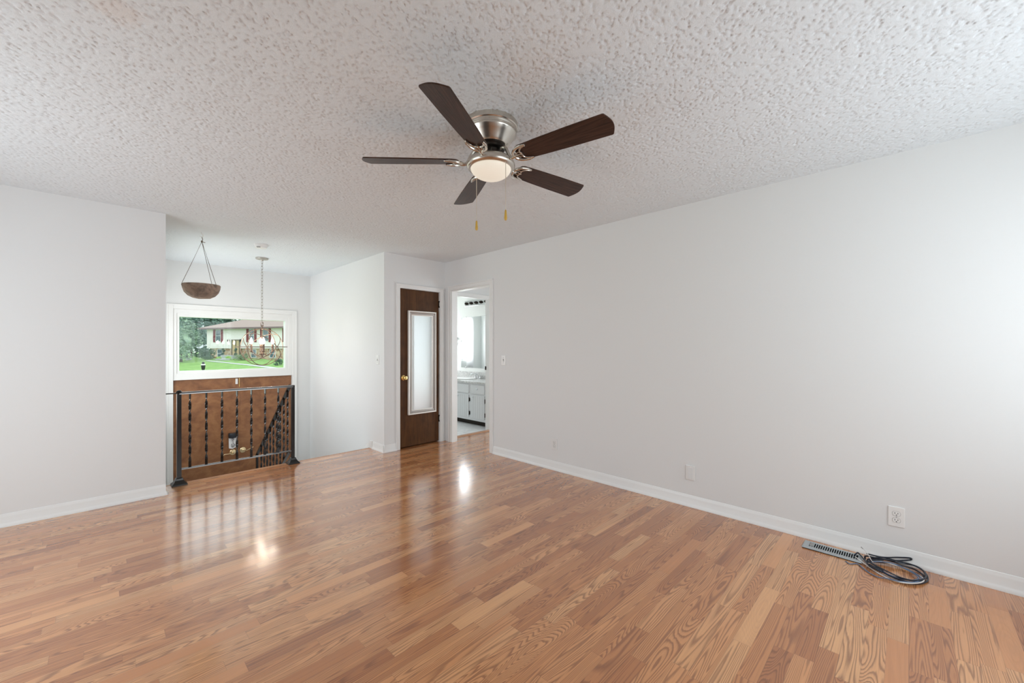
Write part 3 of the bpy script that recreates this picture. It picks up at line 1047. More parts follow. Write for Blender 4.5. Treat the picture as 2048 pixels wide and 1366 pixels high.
tube(b, spline([(3.228, 0.235, 0.004), (3.184, 0.226, 0.018), (3.156, 0.196, 0.012), (3.102, 0.145, 0.006), (3.056, 0.097, 0.006), (3.04, 0.053, 0.006), (3.042, 0.01, 0.012), (3.078, -0.032, 0.014), (3.128, -0.056, 0.014), (3.17, -0.052, 0.014), (3.197, -0.025, 0.012), (3.233, 0.029, 0.012), (3.226, 0.062, 0.02), (3.216, 0.102, 0.024), (3.202, 0.132, 0.026), (3.18, 0.155, 0.026)], 8), 0.003, 8)
obj('cable', b, 'cablewhite', t, smooth=True)
t = thing('coiled_cable', (3.2, 0.05, 0), 'grey blue cable looping inside the black coil and past the register edge', 'cable')
b = bm_new()
tube(b, spline([(3.119, 0.269, 0.004), (3.099, 0.249, 0.004), (3.131, 0.218, 0.004), (3.094, 0.192, 0.005), (3.05, 0.159, 0.005), (3.027, 0.123, 0.006), (3.031, 0.088, 0.01), (3.04, 0.035, 0.012), (3.066, -0.015, 0.016), (3.132, -0.046, 0.014), (3.175, -0.04, 0.016), (3.213, -0.007, 0.016), (3.23, 0.038, 0.02), (3.223, 0.075, 0.028), (3.198, 0.111, 0.03), (3.165, 0.15, 0.028), (3.154, 0.157, 0.022), (3.11, 0.121, 0.022), (3.076, 0.084, 0.018), (3.076, 0.045, 0.014), (3.086, 0.001, 0.014), (3.126, -0.031, 0.014), (3.157, -0.036, 0.014), (3.189, -0.018, 0.016), (3.223, 0.038, 0.024)], 8), 0.003, 8)
obj('cable', b, 'cableblue', t, smooth=True)
b = bm_new()
tube(b, spline([(3.154, 0.149, 0.03), (3.163, 0.158, 0.035), (3.198, 0.179, 0.06), (3.2, 0.197, 0.075)], 6), 0.0018, 6)
tag(obj('stripped_end', b, 'cablewhite', t, smooth=True), 'thin white stripped end')
b = bm_new()
tube(b, [(3.2, 0.197, 0.075), (3.2, 0.206, 0.083)], 0.0032, 8)
obj('connector', b, 'gap', t, smooth=True)

# ------------------------------------------------------------------ ceiling fan
FX, FYc, FZ = 1.430, 1.554, 2.243
fan = thing('ceiling_fan', (FX, FYc, CEIL), 'brushed nickel ceiling fan with five dark walnut blades and a lit frosted bowl', 'ceiling fan')
b = bm_new()
lathe(b, [(0.137, 2.455), (0.140, 2.43), (0.140, 2.412), (0.136, 2.408), (0.136, 2.402), (0.1335, 2.398), (0.1335, 2.392)], (FX, FYc, 0), 64)
obj('canopy', b, 'nickel', fan, smooth=True)
b = bm_new()
lathe(b, [(0.132, 2.394), (0.133, 2.386), (0.130, 2.380), (0.118, 2.366), (0.103, 2.345), (0.094, 2.332), (0.090, 2.326), (0.086, 2.322), (0.05, 2.320)], (FX, FYc, 0), 64)
obj('motor_housing', b, 'nickel', fan, smooth=True)
b = bm_new()
lathe(b, [(0.074, 2.322), (0.076, 2.312), (0.07, 2.304), (0.05, 2.30), (0.046, 2.272), (0.05, 2.265)], (FX, FYc, 0), 40)
obj('flywheel', b, 'darkmetal', fan, smooth=True)
b = bm_new()
lathe(b, [(0.040, 2.282), (0.052, 2.279), (0.062, 2.275), (0.085, 2.266), (0.108, 2.252), (0.122, 2.238), (0.1265, 2.226), (0.125, 2.215), (0.118, 2.207), (0.106, 2.205)], (FX, FYc, 0), 64)
pan = obj('light_pan', b, 'nickel', fan, smooth=True)
for a in (-2.3, -1.0, 0.3, 1.6, 2.9):
    b = bm_new()
    ux, uy = math.cos(a), math.sin(a)
    bar(b, (FX + 0.044 * ux, FYc + 0.044 * uy, 2.31), (FX + 0.050 * ux, FYc + 0.050 * uy, 2.272), 0.010, 0.003)
    obj('bracket', b, 'nickel', fan)
b = bm_new()
prof = [(0.106, 2.212)] + [(0.106 * math.cos(a), 2.212 - 0.060 * math.sin(a)) for a in [i * PI / 2 / 12 for i in range(1, 12)]] + [(0.004, 2.152)]
lathe(b, prof, (FX, FYc, 0), 64)
obj('glass_bowl', b, 'bowlglow', fan, smooth=True)

PH0 = -2.6512
PIT = 0.2202
for kk in range(5):
    a = PH0 + kk * 2 * PI / 5
    u = Vector((math.cos(a), math.sin(a), 0))
    v0 = Vector((-math.sin(a), math.cos(a), 0))
    v = v0 * math.cos(PIT) + Vector((0, 0, -math.sin(PIT)))
    w = u.cross(v)
    if w.z < 0:
        w = -w
    C = Vector((FX, FYc, FZ))
    # outline: narrow rounded root, wider tip with a shallow arc
    out = []
    hw0, hw1, r0, r1 = 0.052, 0.0665, 0.165, 0.636
    for i in range(7):
        s = i / 6
        out.append((r0 + 0.03 - 0.03 * math.sin(s * PI / 2), -hw0 + 0.03 * (1 - math.cos(s * PI / 2)) * 1.0))
    root = [(r0 + 0.030, -hw0), (r0 + 0.010, -hw0 + 0.008), (r0, -hw0 + 0.028), (r0 - 0.002, 0), (r0, hw0 - 0.028), (r0 + 0.010, hw0 - 0.008), (r0 + 0.030, hw0)]
    tip = [(r1 - 0.004, hw1), (r1 + 0.003, hw1 - 0.003)] + [(r1 + 0.003 + 0.020 * math.cos(s * PI / 2), (hw1 - 0.003) * -math.sin(s * PI / 2) * -1 if False else (hw1 - 0.003) * (-s)) for s in [x / 6 for x in range(-5, 6)]] + [(r1 + 0.003, -hw1 + 0.003), (r1 - 0.004, -hw1)]
    mid1 = [(0.30, 0.058), (0.45, 0.0635)]
    mid2 = [(0.45, -0.0635), (0.30, -0.058)]
    poly = root + mid1 + tip + mid2
    b = bm_new()
    prism(b, [C + u * x + v * y - w * 0.003 for x, y in poly], w * 0.006)
    bl = obj('blade', b, 'blade', fan, bevel=0.0015)
    # blade iron: arm from the flywheel, crescent plate under the blade root
    b = bm_new()
    P = lambda x, y, d: C + u * x + v * y - w * d
    tube(b, spline([Vector((FX, FYc, 2.300)) + u * 0.062, Vector((FX, FYc, 2.292)) + u * 0.090 + v0 * 0.004, P(0.125, 0.0, 0.004) + Vector((0, 0, -0.004)), P(0.160, 0, 0.010)], 6), 0.009, 8)
    for sg in (1, -1):
        tube(b, spline([P(0.148, 0.004 * sg, 0.010), P(0.156, 0.024 * sg, 0.010), P(0.178, 0.042 * sg, 0.009), P(0.212, 0.050 * sg, 0.008), P(0.238, 0.047 * sg, 0.006)], 6),
             0.006, 8, rs=[0.008] * 7 + [0.0075] * 6 + [0.0065] * 6 + [0.005] * 5 + [0.003])
        tube(b, spline([P(0.238, 0.047 * sg, 0.007), P(0.205, 0.036 * sg, 0.008), P(0.190, 0.018 * sg, 0.009), P(0.196, 0.0, 0.009)], 6), 0.0045, 8)
        tube(b, [P(0.160, 0.012 * sg, 0.009), P(0.190, 0.018 * sg, 0.009)], 0.004, 8)
    tube(b, [P(0.150, 0, 0.010), P(0.200, 0, 0.009)], 0.006, 8)
    obj('blade_iron', b, 'nickel', bl, smooth=True)

for (px, py, zt, zb) in ((FX + 0.085 * 0.7145 * -1 + 0.078 * 0.6997 + 0.0, FYc - 0.085 * 0.6997 - 0.078 * 0.7145, 2.222, 1.962),
                         (FX + 0.095 * 0.7145 - 0.083 * 0.6997, FYc + 0.095 * 0.6997 + 0.083 * 0.7145, 2.222, 1.964)):
    b = bm_new()
    tube(b, [(px, py, zt), (px, py, zb)], 0.0014, 6)
    zz = zt
    while zz > zb:
        lathe(b, [(0.0008, -0.0022), (0.0021, -0.001), (0.0021, 0.001), (0.0008, 0.0022)], (px, py, zz), 6)
        zz -= 0.0075
    ch = obj('pull_chain', b, 'chainwhite', fan)
    b = bm_new()
    lathe(b, [(0.002, 0.004), (0.0045, 0.0), (0.006, -0.02), (0.0078, -0.036), (0.0072, -0.044), (0.004, -0.0485), (0.0, -0.049)], (px, py, zb), 14)
    obj('fob', b, 'fob', ch, smooth=True)

# ------------------------------------------------------------------ chandelier
KX, KY, KZ = 1.488, 5.990, 1.284
ch = thing('orb_chandelier', (KX, KY, CEIL), 'copper brown orb chandelier with four lit bulbs hanging on a chain before the front window', 'chandelier')
b = bm_new()
lathe(b, [(0.070, 2.446), (0.072, 2.424), (0.066, 2.417), (0.02, 2.412), (0.012, 2.395)], (KX, KY, 0), 36)
obj('ceiling_canopy', b, 'canopygrey', ch, smooth=True)


def link(b, c, L, W, r, rot):
    pts = []
    for j in range(16):
        t = 2 * PI * j / 16
        x, zq = W * math.cos(t), L * math.sin(t)
        if abs(zq) < L * 0.9:
            x = math.copysign(W, x) * min(1, abs(x) / W * 1.25)
        pts.append((c[0] + x * math.cos(rot), c[1] + x * math.sin(rot), c[2] + zq))
    tube(b, pts, r, 6, True)


b = bm_new()
zz, i = 2.385, 0
while zz > 1.59:
    link(b, (KX, KY, zz), 0.024, 0.0095, 0.0028, 0.4 + i * PI / 2)
    zz -= 0.039
    i += 1
obj('chain', b, 'canopygrey', ch, smooth=True)
b = bm_new()
link(b, (KX, KY, 1.575), 0.030, 0.016, 0.004, -0.79)
link(b, (KX, KY, 1.545), 0.022, 0.012, 0.004, 0.79)
lathe(b, [(0.0, 1.530), (0.010, 1.527), (0.012, 1.516), (0.006, 1.508)], (KX, KY, 0), 16)
obj('loop', b, 'copper', ch, smooth=True)
yaw = -math.atan2(0.7145, 0.6997)


def ring(R, M3, r=0.0045):
    pts = [Vector((KX, KY, KZ)) + M3 @ Vector((R * math.cos(t), R * math.sin(t), 0)) for t in (2 * PI * j / 72 for j in range(72))]
    b = bm_new()
    tube(b, pts, r, 6, True)
    return obj('ring', b, 'copper', ch, smooth=True)


Rz = lambda a: Matrix.Rotation(a, 3, 'Z')
Rx = lambda a: Matrix.Rotation(a, 3, 'X')
Ry = lambda a: Matrix.Rotation(a, 3, 'Y')
ring(0.283, Rz(0), 0.006)
V = math.atan2(KY, KX) + PI / 2 - 0.0      # azimuth of the picture plane at the fixture
ring(0.237, Rz(V + 0.10) @ Rx(PI / 2))
ring(0.234, Rz(V + 0.85) @ Rx(PI / 2))
ring(0.236, Rz(V) @ Ry(math.radians(37)) @ Rx(math.radians(-30)), 0.0045)
ring(0.2395, Rz(V) @ Ry(math.radians(-37)) @ Rx(math.radians(30)), 0.0045)
b = bm_new()
lathe(b, [(0.0, 1.150), (0.014, 1.155), (0.010, 1.175), (0.024, 1.185), (0.030, 1.200), (0.012, 1.212), (0.009, 1.30), (0.014, 1.31), (0.006, 1.325), (0.005, 1.515)], (KX, KY, 0), 20)
obj('stem', b, 'copper', ch, smooth=True)
for i in range(4):
    a = V + 0.13 + i * PI / 2
    ux, uy = math.cos(a), math.sin(a)
    q = lambda r, z: (KX + r * ux, KY + r * uy, z)
    b = bm_new()
    tube(b, spline([q(0.01, 1.20), q(0.05, 1.175), q(0.10, 1.19), q(0.118, 1.225)], 6), 0.0045, 6)
    lathe(b, [(0.006, 1.218), (0.022, 1.226), (0.020, 1.232), (0.012, 1.234)], (KX + 0.118 * ux, KY + 0.118 * uy, 0), 16)
    arm = obj('arm', b, 'copper', ch, smooth=True)
    b = bm_new()
    lathe(b, [(0.0125, 1.232), (0.0125, 1.322), (0.009, 1.324)], (KX + 0.118 * ux, KY + 0.118 * uy, 0), 16)
    obj('candle_sleeve', b, 'copper', arm, smooth=True)
    b = bm_new()
    lathe(b, [(0.007, 1.322), (0.012, 1.332), (0.0175, 1.347), (0.0175, 1.360), (0.013, 1.378), (0.006, 1.395), (0.001, 1.404)], (KX + 0.118 * ux, KY + 0.118 * uy, 0), 16)
    obj('bulb', b, 'bulb', arm, smooth=True)

# ------------------------------------------------------------------ smoke detector, hanging bowl
t = thing('smoke_detector', (1.285, 5.215, CEIL), 'round white smoke detector on the ceiling above the stairwell', 'smoke detector')
b = bm_new()
lathe(b, [(0.070, 2.446), (0.070, 2.426), (0.064, 2.418), (0.058, 2.404)], (1.285, 5.215, 0), 36)
obj('base', b, 'plastic', t, smooth=True)
b = bm_new()
lathe(b, [(0.056, 2.404), (0.055, 2.398), (0.040, 2.392), (0.0, 2.390)], (1.285, 5.215, 0), 36)
obj('cap', b, 'plastic', t, smooth=True)
b = bm_new()
for i in range(-2, 4):
    a = -2.36 + i * 0.13
    bar(b, (1.285 + 0.0565 * math.cos(a), 5.215 + 0.0565 * math.sin(a), 2.404), (1.285 + 0.05 * math.cos(a), 5.215 + 0.05 * math.sin(a), 2.394), 0.006, 0.002)
obj('vents', b, 'hinge', t)

HX, HY = 0.728, 5.078
t = thing('hanging_bowl', (HX, HY, CEIL), 'brown bark-like planter bowl hanging on three cords left of the chandelier', 'hanging planter')
b = bm_new()
Rb, zr = 0.158, 1.905
prof = [(Rb - 0.012, zr - 0.004), (Rb - 0.004, zr + 0.003), (Rb, zr - 0.004), (0.154, zr - 0.035), (0.140, zr - 0.075), (0.112, zr - 0.110), (0.075, zr - 0.130), (0.03, zr - 0.138), (0.0, zr - 0.138)]
inner = [(0.0, zr - 0.122), (0.07, zr - 0.115), (0.105, zr - 0.096), (0.130, zr - 0.065), (0.142, zr - 0.03), (Rb - 0.012, zr - 0.004)]
lathe(b, inner + prof[1:], (HX, HY, 0), 64)
for v in b.verts:
    dz = v.co.z - zr
    if dz < -0.03:
        n = math.sin(v.co.x * 61) * math.sin(v.co.y * 47 + 1) * 0.002
        v.co.z += n
obj('bowl', b, 'clayish', t, smooth=True)
kn = Vector((HX + 0.003, HY, 2.342))
ca = math.atan2(HY, HX)
for i, a in enumerate((ca + PI / 2 + 0.02, ca + PI / 2 - 2.2, ca + PI / 2 - 2.0 + 3.86 + 0.55)):
    b = bm_new()
    e = Vector((HX + 0.157 * math.cos(a), HY + 0.157 * math.sin(a), zr - 0.004))
    tube(b, [kn, kn.lerp(e, 0.5) + Vector((0, 0, -0.003)), e, e + Vector((0, 0, -0.012))], 0.0022, 6)
    obj('cord', b, 'cord', t)
b = bm_new()
tube(b, spline([kn + Vector((0, 0, 0.045)), kn + Vector((0.006, 0, 0.02)), kn, kn + Vector((0.010, -0.012, -0.006)), kn + Vector((0.022, -0.026, -0.012))], 5), 0.003, 6)
lathe(b, [(0.002, -0.012), (0.008, -0.004), (0.008, 0.004), (0.002, 0.012)], tuple(kn), 10)
obj('knot', b, 'cord', t)
b = bm_new()
tube(b, spline([(HX, HY, 2.45), (HX, HY, 2.425), (HX + 0.012, HY, 2.412), (HX + 0.010, HY, 2.396), (HX - 0.002, HY, 2.388), (HX - 0.012, HY, 2.396)], 5), 0.003, 8)
obj('hook', b, 'plastic', t, smooth=True)

# ------------------------------------------------------------------ wrought iron railing
YRL = 4.862
rail = thing('iron_railing', (1.0, YRL, 0), 'black wrought iron railing with twisted balusters along the stairwell edge and down the steps', 'railing')
PX0, PX1 = 0.529, 1.505


def shoe(b, x, y):
    prof = [(0.058, 0.0), (0.058, 0.010), (0.044, 0.022), (0.030, 0.045), (0.026, 0.062), (0.018, 0.066)]
    loops = []
    for r, hh in prof:
        loops.append([b.verts.new((x + sx * r, y + sy * r, hh)) for sx, sy in ((-1, -1), (1, -1), (1, 1), (-1, 1))])
    for A, B in zip(loops, loops[1:]):
        for j in range(4):
            b.faces.new((A[j], A[(j + 1) % 4], B[(j + 1) % 4], B[j]))
    b.faces.new(loops[0][::-1])
    b.faces.new(loops[-1])


for px in (PX0, PX1):
    b = bm_new()
    box(b, px - 0.0165, px + 0.0165, YRL - 0.0165, YRL + 0.0165, 0.0, 0.862)
    if px == PX0:
        lathe(b, [(0.016, 0.845), (0.022, 0.855), (0.022, 0.866), (0.014, 0.876), (0.0, 0.880)], (px, YRL, 0), 16)
    po = obj('post', b, 'iron', rail, bevel=0.002)
    b = bm_new()
    shoe(b, px, YRL)
    obj('base_shoe', b, 'iron', po, bevel=0.0015)
b = bm_new()
prism(b, [(PX0, YRL + 0.021, 0.840), (PX0, YRL - 0.021, 0.840)] + [(PX0, YRL - 0.021 * math.cos(q * PI / 12), 0.846 + 0.016 * math.sin(q * PI / 12)) for q in range(13)], (PX1 - PX0, 0, 0))
obj('top_rail', b, 'ironcap', rail, smooth=True)
b = bm_new()
prism(b, [(PX0, YRL + 0.014, 0.136), (PX0, YRL - 0.014, 0.136)] + [(PX0, YRL - 0.014 * math.cos(q * PI / 12), 0.141 + 0.009 * math.sin(q * PI / 12)) for q in range(13)], (PX1 - PX0, 0, 0))
obj('bottom_rail', b, 'ironcap', rail, smooth=True)
b = bm_new()
box(b, 0.404, PX0, YRL - 0.012, YRL + 0.012, 0.848, 0.857)
box(b, 0.4045, 0.410, YRL - 0.014, YRL + 0.014, 0.838, 0.857)
obj('wall_bar', b, 'iron', rail)


def twisted(b, x, y, z0, z1, ph=0.0, w=0.0215, th=0.0065, turn=0.105, ends=0.05):
    n = max(8, int((z1 - z0) / 0.010))
    prev = None
    for i in range(n + 1):
        zq = z0 + (z1 - z0) * i / n
        s = min(max(zq - z0 - ends, 0), (z1 - z0) - 2 * ends)
        a = ph + PI * s / turn
        loop = []
        for sx, sy in ((-1, -1), (1, -1), (1, 1), (-1, 1)):
            lx, ly = sx * w / 2, sy * th / 2
            loop.append(b.verts.new((x + lx * math.cos(a) - ly * math.sin(a), y + lx * math.sin(a) + ly * math.cos(a), zq)))
        if prev:
            for j in range(4):
                b.faces.new((prev[j], prev[(j + 1) % 4], loop[(j + 1) % 4], loop[j]))
        else:
            b.faces.new(loop[::-1])
        prev = loop
    b.faces.new(prev)


for i in range(7):
    b = bm_new()
    twisted(b, 0.609 + i * 0.1254, YRL, 0.149, 0.843, -0.15)
    obj('baluster', b, 'iron', rail)
# stair section going down towards the front doors
XH = PX1
hz = lambda y: 0.835 - (y - 4.98) * 0.762
b = bm_new()
prism(b, [(XH - 0.017, 4.965, hz(4.965) - 0.014), (XH - 0.017, 4.965, hz(4.965) + 0.006), (XH - 0.008, 4.965, hz(4.965) + 0.014), (XH + 0.008, 4.965, hz(4.965) + 0.014), (XH + 0.017, 4.965, hz(4.965) + 0.006), (XH + 0.017, 4.965, hz(4.965) - 0.014)],
      (0, 6.30 - 4.965, hz(6.30) - hz(4.965)))
box(b, XH - 0.014, XH + 0.014, YRL, 4.975, hz(4.965) - 0.014, hz(4.965) + 0.010)
tag(obj('stair_rail', b, 'iron', rail), 'sloping black handrail')
b = bm_new()
box(b, XH - 0.012, XH + 0.012, YRL, 4.975, hz(4.965) - 0.745, hz(4.965) - 0.73)
bar(b, (XH, 4.965, hz(4.965) - 0.735), (XH, 6.29, hz(6.29) - 0.735), 0.028, 0.012)
obj('stair_bottom_rail', b, 'iron', rail)
b = bm_new()
box(b, XH - 0.013, XH + 0.013, 6.285, 6.311, LOW, hz(6.30))
obj('newel', b, 'iron', rail)
for i in range(9):
    y = 5.037 + i * 0.132
    b = bm_new()
    twisted(b, XH, y, hz(y) - 0.735, hz(y) - 0.008, -0.15)
    obj('baluster', b, 'iron', rail)

# ------------------------------------------------------------------ bathroom: vanity, sink, faucet, mirror, light bar, ring
VX, VY0, VY1 = 4.29, 4.72, 6.9
van = thing('vanity_cabinet', (4.5, 5.8, 0), 'white vanity cabinet with grooved doors in the bathroom', 'vanity')
b = bm_new()
box(b, VX, BX - 0.004, VY0, VY1, 0.085, 0.69)
obj('carcass', b, 'cabinet', van)
b = bm_new()
box(b, VX + 0.07, BX - 0.004, VY0, VY1, 0.004, 0.085)
tag(obj('toe_kick', b, 'hinge', van), 'dark toe kick')


def onvx(y0, y1, z0, z1, d0, d1, bmx):
    box(bmx, VX - d1, VX - d0, y0, y1, z0, z1)


for (y0, y1, kind, ky) in ((5.19, 5.51, 'door', 5.455), (5.54, 5.90, 'door', 5.59), (4.80, 5.11, 'door', 5.07),
                           (5.19, 5.90, 'panel', None), (4.80, 5.11, 'drawer', 4.96), (5.96, 6.40, 'door', 6.35), (6.44, 6.86, 'door', 6.50), (5.96, 6.86, 'panel', None)):
    b = bm_new()
    if kind == 'door':
        onvx(y0, y1, 0.125, 0.50, 0, 0.016, b)
        d = obj('cabinet_door', b, 'cabinet', van, bevel=0.004)
        b = bm_new()
        yy = y0 + 0.05
        while yy < y1 - 0.04:
            onvx(yy - 0.0012, yy + 0.0012, 0.135, 0.49, 0.0155, 0.0166, b)
            yy += 0.055
        obj('grooves', b, 'gap', d)
        kz = 0.465
        if y0 in (5.19, 4.80):
            for zh in (0.20, 0.42):
                b = bm_new()
                yh = y0 - 0.012
                onvx(yh - 0.012, yh + 0.012, zh - 0.026, zh + 0.026, 0, 0.010, b)
                tube(b, [(VX - 0.014, yh, zh - 0.034), (VX - 0.014, yh, zh + 0.034)], 0.006, 8)
                obj('hinge', b, 'hinge', d)
    elif kind == 'drawer':
        onvx(y0, y1, 0.525, 0.665, 0, 0.016, b)
        d = obj('drawer', b, 'cabinet', van, bevel=0.004)
        kz = 0.60
    else:
        onvx(y0, y1, 0.525, 0.665, 0, 0.016, b)
        d = obj('false_front', b, 'cabinet', van, bevel=0.004)
    if ky:
        b = bm_new()
        lathe(b, [(0.007, -0.016), (0.006, -0.026), (0.014, -0.032), (0.015, -0.040), (0.008, -0.044)], (VX, ky, kz), 14, 'x')
        obj('knob', b, 'chrome', d, smooth=True)

top = thing('bathroom_counter', (4.53, 5.8, 0.69), 'grey marbled countertop and backsplash on the white vanity', 'countertop')
b = bm_new()
box(b, VX - 0.025, BX, VY0 - 0.01, VY1, 0.69, 0.722)
obj('counter_slab', b, 'counter', top, bevel=0.005)
b = bm_new()
box(b, BX - 0.020, BX, VY0 - 0.01, VY1, 0.722, 0.835)
obj('backsplash', b, 'counter', top, bevel=0.003)
b = bm_new()
lathe(b, [(0.0, 0.728), (0.13, 0.730), (0.17, 0.735), (0.195, 0.742), (0.205, 0.738), (0.207, 0.7225)], (4.51, 5.62, 0), 40)
for v in b.verts:
    v.co.y = 5.62 + (v.co.y - 5.62) * 1.2
sk = obj('sink_basin', b, 'plastic', None, smooth=True, origin=(4.51, 5.62, 0.722))
tag(sk, 'white oval sink basin set in the marbled countertop', 'sink')

t = thing('bath_faucet', (4.72, 5.47, 0.722), 'chrome faucet behind the white oval sink', 'faucet')
fy, fx = 5.47, 4.72
b = bm_new()
box(b, fx - 0.025, fx + 0.025, fy - 0.085, fy + 0.085, 0.722, 0.740)
obj('base', b, 'chrome', t, bevel=0.006)
b = bm_new()
tube(b, spline([(fx, fy, 0.735), (fx - 0.01, fy, 0.785), (fx - 0.05, fy + 0.02, 0.812), (fx - 0.10, fy + 0.045, 0.808), (fx - 0.125, fy + 0.06, 0.785)], 6), 0.012, 10)
obj('spout', b, 'chrome', t, smooth=True)
for dy in (-0.065, 0.065):
    b = bm_new()
    lathe(b, [(0.018, 0.738), (0.014, 0.752), (0.012, 0.765), (0.022, 0.772), (0.020, 0.792), (0.010, 0.797)], (fx, fy + dy, 0), 14)
    obj('handle', b, 'chrome', t, smooth=True)

t = thing('wall_mirror', (BX, 5.5, 0.912), 'large frameless mirror above the bathroom vanity', 'mirror')
b = bm_new()
box(b, BX - 0.006, BX - 0.0005, 4.95, 6.035, 0.905, 1.837)
obj('mirror_glass', b, 'mirror', t)
for yy in (5.9, 5.3):
    for zq in (0.905, 1.837):
        b = bm_new()
        box(b, BX - 0.010, BX, yy - 0.012, yy + 0.012, zq - 0.010, zq + 0.010)
        obj('clip', b, 'chrome', t, bevel=0.002)

t = thing('vanity_light', (BX, 5.5, 2.08), 'chrome light bar with a row of unlit globe sockets above the bathroom mirror', 'light fixture')
b = bm_new()
box(b, BX - 0.035, BX - 0.0005, 4.95, 5.90, 2.03, 2.135)
obj('back_plate', b, 'chrome', t, bevel=0.006)
for i in range(7):
    y = 5.84 - i * 0.135
    b = bm_new()
    lathe(b, [(0.026, -0.034), (0.026, -0.045), (0.020, -0.050), (0.019, -0.070), (0.0, -0.070)], (BX, y, 2.083), 16, 'x')
    so = obj('socket', b, 'hinge', t, smooth=True)

t = thing('towel_ring', (BX, 6.16, 1.44), 'chrome towel ring on the bathroom wall left of the mirror', 'towel ring')
ty = 6.16
b = bm_new()
lathe(b, [(0.026, 0.0), (0.026, -0.008), (0.012, -0.012), (0.010, -0.045), (0.014, -0.05)], (BX, ty, 1.445), 18, 'x')
tube(b, [(BX - 0.05, ty - 0.045, 1.445), (BX - 0.05, ty + 0.045, 1.445)], 0.005, 8)
obj('post', b, 'chrome', t, smooth=True)
b = bm_new()
tube(b, [(BX - 0.05, ty + 0.075 * math.cos(a), 1.365 + 0.075 * math.sin(a)) for a in [2 * PI * j / 32 for j in range(32)]], 0.004, 8, True)
obj('ring', b, 'chrome', t, smooth=True)

b = bm_new()
box(b, 3.4525, 3.468, 6.20, 6.93, 0.02, 2.02)
d4 = struct('door_4', b, 'trim', 'white linen door seen in the bathroom mirror', 'door', bevel=0.004)
b = bm_new()
prev = None
for i in range(61):
    q = i / 60
    cxp, cyp = 3.715 + 0.20 * q, YE - 0.05 + 0.014 * math.sin(q * 38)
    row = (b.verts.new((cxp, cyp, 0.5)), b.verts.new((cxp, cyp, 2.08)))
    if prev:
        b.faces.new((prev[0], row[0], row[1], prev[1]))
    prev = row
cu = obj('window_curtain', b, 'sheer', None, smooth=True, origin=(3.81, YE - 0.05, 0.5))
tag(cu, 'white curtain beside the bathroom window, seen in the mirror', 'curtain')

# ------------------------------------------------------------------ outside: lawn, path, house across the lawn, trees
CS, SN = 0.6997, 0.7145


def gz(x, y):
    F = SN * x + CS * y
    return -0.13 - 0.081 * (46 - max(29.0, min(46.0, F)))


b = bm_new()
NXg, NYg = 40, 60
gv = [[b.verts.new((-60 + 160 * i / NXg, 7.4 + 130 * (j / NYg) ** 1.3, 0)) for i in range(NXg + 1)] for j in range(NYg + 1)]
for rw in gv:
    for v in rw:
        v.co.z = gz(v.co.x, v.co.y)
for j in range(NYg):
    for i in range(NXg):
        b.faces.new((gv[j][i], gv[j][i + 1], gv[j + 1][i + 1], gv[j + 1][i]))
lawn = obj('lawn', b, 'grass')
tag(lawn, 'green lawn outside the picture window', 'lawn', None, 'structure')
b = bm_new()
pth = spline([(8.4, 55.5, 0), (8.9, 53.6, 0), (10.01, 49.8, 0), (10.93, 46.7, 0), (11.59, 43.9, 0), (12.6, 39.5, 0), (14, 34, 0)], 6)
prev = None
for i, p in enumerate(pth):
    d = (pth[min(i + 1, len(pth) - 1)] - pth[max(i - 1, 0)]).normalized()
    s = Vector((-d.y, d.x, 0)) * (0.10 + 0.16 * min(1.0, i / 24))
    row = []
    for q in (p - s, p + s):
        row.append(b.verts.new((q.x, q.y, gz(q.x, q.y) + 0.012)))
        row.append(b.verts.new((q.x, q.y, gz(q.x, q.y) + 0.05)))
    if prev:
        b.faces.new((prev[1], prev[3], row[3], row[1]))
        b.faces.new((prev[0], prev[1], row[1], row[0]))
        b.faces.new((prev[2], prev[3], row[3], row[2]))
    prev = row
tag(obj('garden_path', b, 'pathgrey'), 'narrow grey path crossing the lawn outside', 'path', None, 'structure')

P0 = Vector((9.81, 64.59, 0))
HU = Vector((0.449, -0.893, 0))
HN = Vector((0.893, 0.449, 0))


def hp(t, n, z):
    return P0 + HU * t + HN * n + Vector((0, 0, z))


def hbox(b, t0, t1, n0, n1, z0, z1):
    v = [b.verts.new(hp(t, n, z)) for z in (z0, z1) for (t, n) in ((t0, n0), (t1, n0), (t1, n1), (t0, n1))]
    for f in ((3, 2, 1, 0), (4, 5, 6, 7), (0, 1, 5, 4), (1, 2, 6, 5), (2, 3, 7, 6), (3, 0, 4, 7)):
        b.faces.new([v[i] for i in f])


HL, HD = 17.0, 8.0
house = thing('neighbor_house', tuple(hp(0, 0, -0.3)), 'cream split-level house with maroon shutters and stone base across the lawn', 'house')
b = bm_new()
hbox(b, 0, HL, 0, HD, 1.14, 3.70)
obj('siding', b, 'siding', house)
b = bm_new()
hbox(b, 0.25, HL - 0.2, 0.18, HD, -0.6, 1.14)
obj('stone_base', b, 'stone', house)
b = bm_new()
ov = 0.72
zr0, zr1 = 3.70, 5.45
e = [hp(-ov, -ov, zr0), hp(HL + ov, -ov, zr0), hp(HL + ov, HD + ov, zr0), hp(-ov, HD + ov, zr0)]
r = [hp(4.3, HD / 2, zr1), hp(HL - 4.3, HD / 2, zr1)]
ev = [b.verts.new(p) for p in e]
eb = [b.verts.new(p + Vector((0, 0, -0.02))) for p in e]
rv = [b.verts.new(p) for p in r]
b.faces.new((ev[0], ev[1], rv[1], rv[0]))
b.faces.new((ev[1], ev[2], rv[1]))
b.faces.new((ev[2], ev[3], rv[0], rv[1]))
b.faces.new((ev[3], ev[0], rv[0]))
b.faces.new(eb[::-1])
for j in range(4):
    b.faces.new((eb[j], eb[(j + 1) % 4], ev[(j + 1) % 4], ev[j]))
obj('roof', b, 'roof', house)
b = bm_new()
